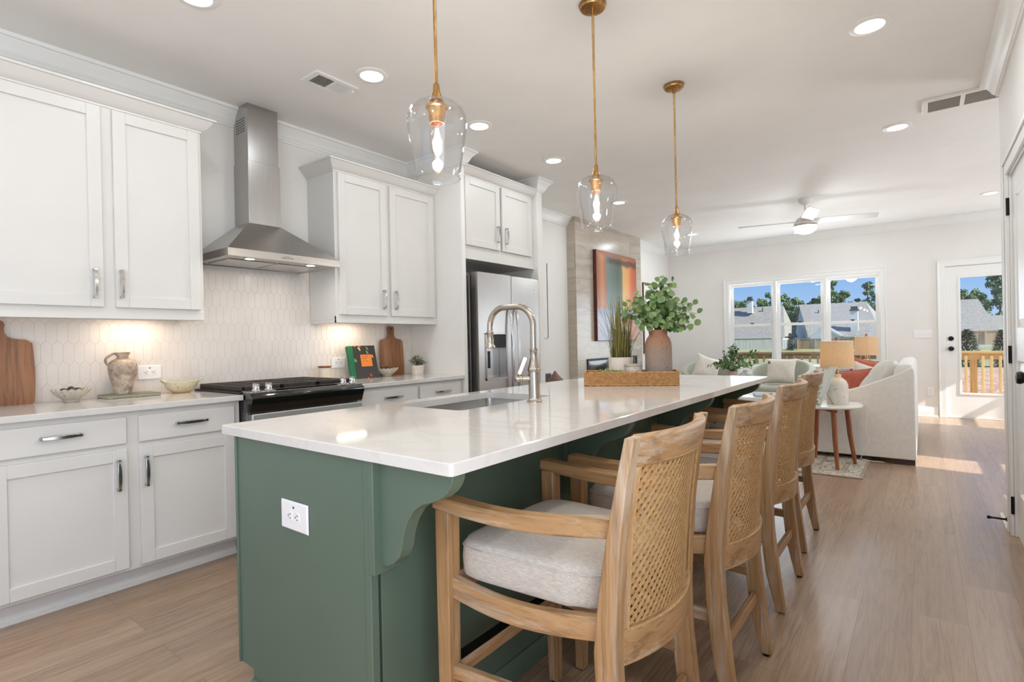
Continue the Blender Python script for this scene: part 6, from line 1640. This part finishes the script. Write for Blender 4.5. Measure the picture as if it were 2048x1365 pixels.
TR = [(-39, 11.6, 2.6, 6.0, Mp, 'broad dark pine at the far left of the left window'), (-35.5, 12.0, 2.4, 5.5, Mb, 'blue-green pine behind the chimney in the left window'), (-32.0, 11.6, 2.2, 5, My, 'olive pine just left of the chimney top in the left window'),
      (-29.2, 12.6, 2.3, 5.5, Mp, 'rounded pine right of the chimney in the left window'), (-26.6, 12.4, 1.9, 6, Mp, 'tall pine at the right edge of the left window'), (-24.2, 11.2, 2.2, 4.0, Mp, 'low-branched pine at the left edge of the middle window'),
      (-22.0, 9.8, 2.0, 3.0, My, 'open olive pine between the two houses in the middle window'), (-20.0, 11.0, 2.1, 4.0, Mp, 'rounded pine in the centre of the middle window'), (-18.0, 12.4, 1.7, 6.5, My, 'yellow-green pine right of centre in the middle window'),
      (-16.0, 14.6, 2.0, 7.0, Mp, 'tall open pine behind the mullion left of the right window'), (-14.0, 12.0, 2.0, 6.0, My, 'olive pine at the left of the right window'), (-9.9, 14.2, 2.2, 6.5, Mb, 'tall isolated pine at the right of the right window'),
      (-7.4, 9.5, 1.8, 3.5, My, 'low olive tree at the right edge of the right window'), (6.9, 11.2, 2.0, 5.5, Mp, 'rounded pine behind the roof in the glazed door'), (3.8, 10.4, 1.8, 5.5, Mp, 'darker pine at the left edge of the glazed door')]
ORD = 'first second third fourth fifth sixth seventh eighth ninth tenth eleventh twelfth thirteenth fourteenth fifteenth'.split()
for k, (x, h) in enumerate(((-37.5, 10.6), (-34, 10.2), (-30.6, 10.6), (-27.9, 11), (-25.3, 10), (-23.1, 8.6), (-21, 9.4), (-19, 10.4), (-17, 10.2), (-15, 9.6), (-12.4, 9.2), (-11, 8.8), (-8.6, 8.6), (4.8, 9.6), (8.6, 10.2))):
    TR.append((x, h*1.13, 2.7, 1.0, (Mp, My, Mb)[k % 3], '%s tree low in the wood line, %s from the left' % (('dark green', 'olive', 'blue-green')[k % 3], ORD[k])))
for i, (x, h, r, c0, mm, l) in enumerate(TR):
    clump_tree('pine_tree', l, x*(1.0 if i < 15 else 1.07), 140+(i % 3)*2 if i < 15 else 151, GZ, h, r, c0, 100+i, mm, 1500 if i < 15 else 2300, 'pine', .66)
clump_tree('cedar_tree', 'big dense blue-green cedar filling the top right of the glazed door', 11.0, 131, GZ, 14.0, 3.3, 2.5, 77, Mb, 2600, 'cone', .7)
def bush(label, x, y, h, r, seed, size=.24):
    t = thing('evergreen_shrub', label, 'shrub', (x, y, GZ), 'young shrubs in the yard'); rnd = random.Random(seed); b = MB()
    for i in range(1500):
        u = rnd.random(); a = rnd.uniform(0, 6.28); rr = r*(1-u**1.6)**.5*rnd.uniform(.55, 1.0); p = Vector((x+rr*math.cos(a), y+rr*math.sin(a), GZ+h*u)); d = Vector((math.cos(a), math.sin(a), rnd.uniform(-.2, .9))).normalized(); b.cur = rnd.choice((0, 1))
        leaf(b, p, d, (0, 0, 1), size*rnd.uniform(.7, 1.1), size*.42, .2, rnd, 2)
    b.build('foliage', [mat('magnolia_leaf', (74, 92, 62), (96, 112, 78), .5, scale=2), mat('magnolia_dark', (52, 66, 46), (70, 84, 58), .5, scale=2)], t, recalc=False)
    MB().tube([(x, y, GZ), (x, y, GZ+h*.8)], [.05, .02], 6).build('stem', M_stem, t)
bush('young magnolia shrub at the left of the glazed door, above the railing', 2.2, 45, 2.32, .58, 1)
bush('young magnolia shrub at the right edge of the glazed door, above the railing', 3.95, 45, 2.30, .55, 2)
bush('small dark conical shrub against the far house, in the middle window', -16.0, 90, 2.6, .45, 3, .22)
bush('small yard shrub low behind the railing in the middle window', -3.2, 22, .95, .35, 4, .14)
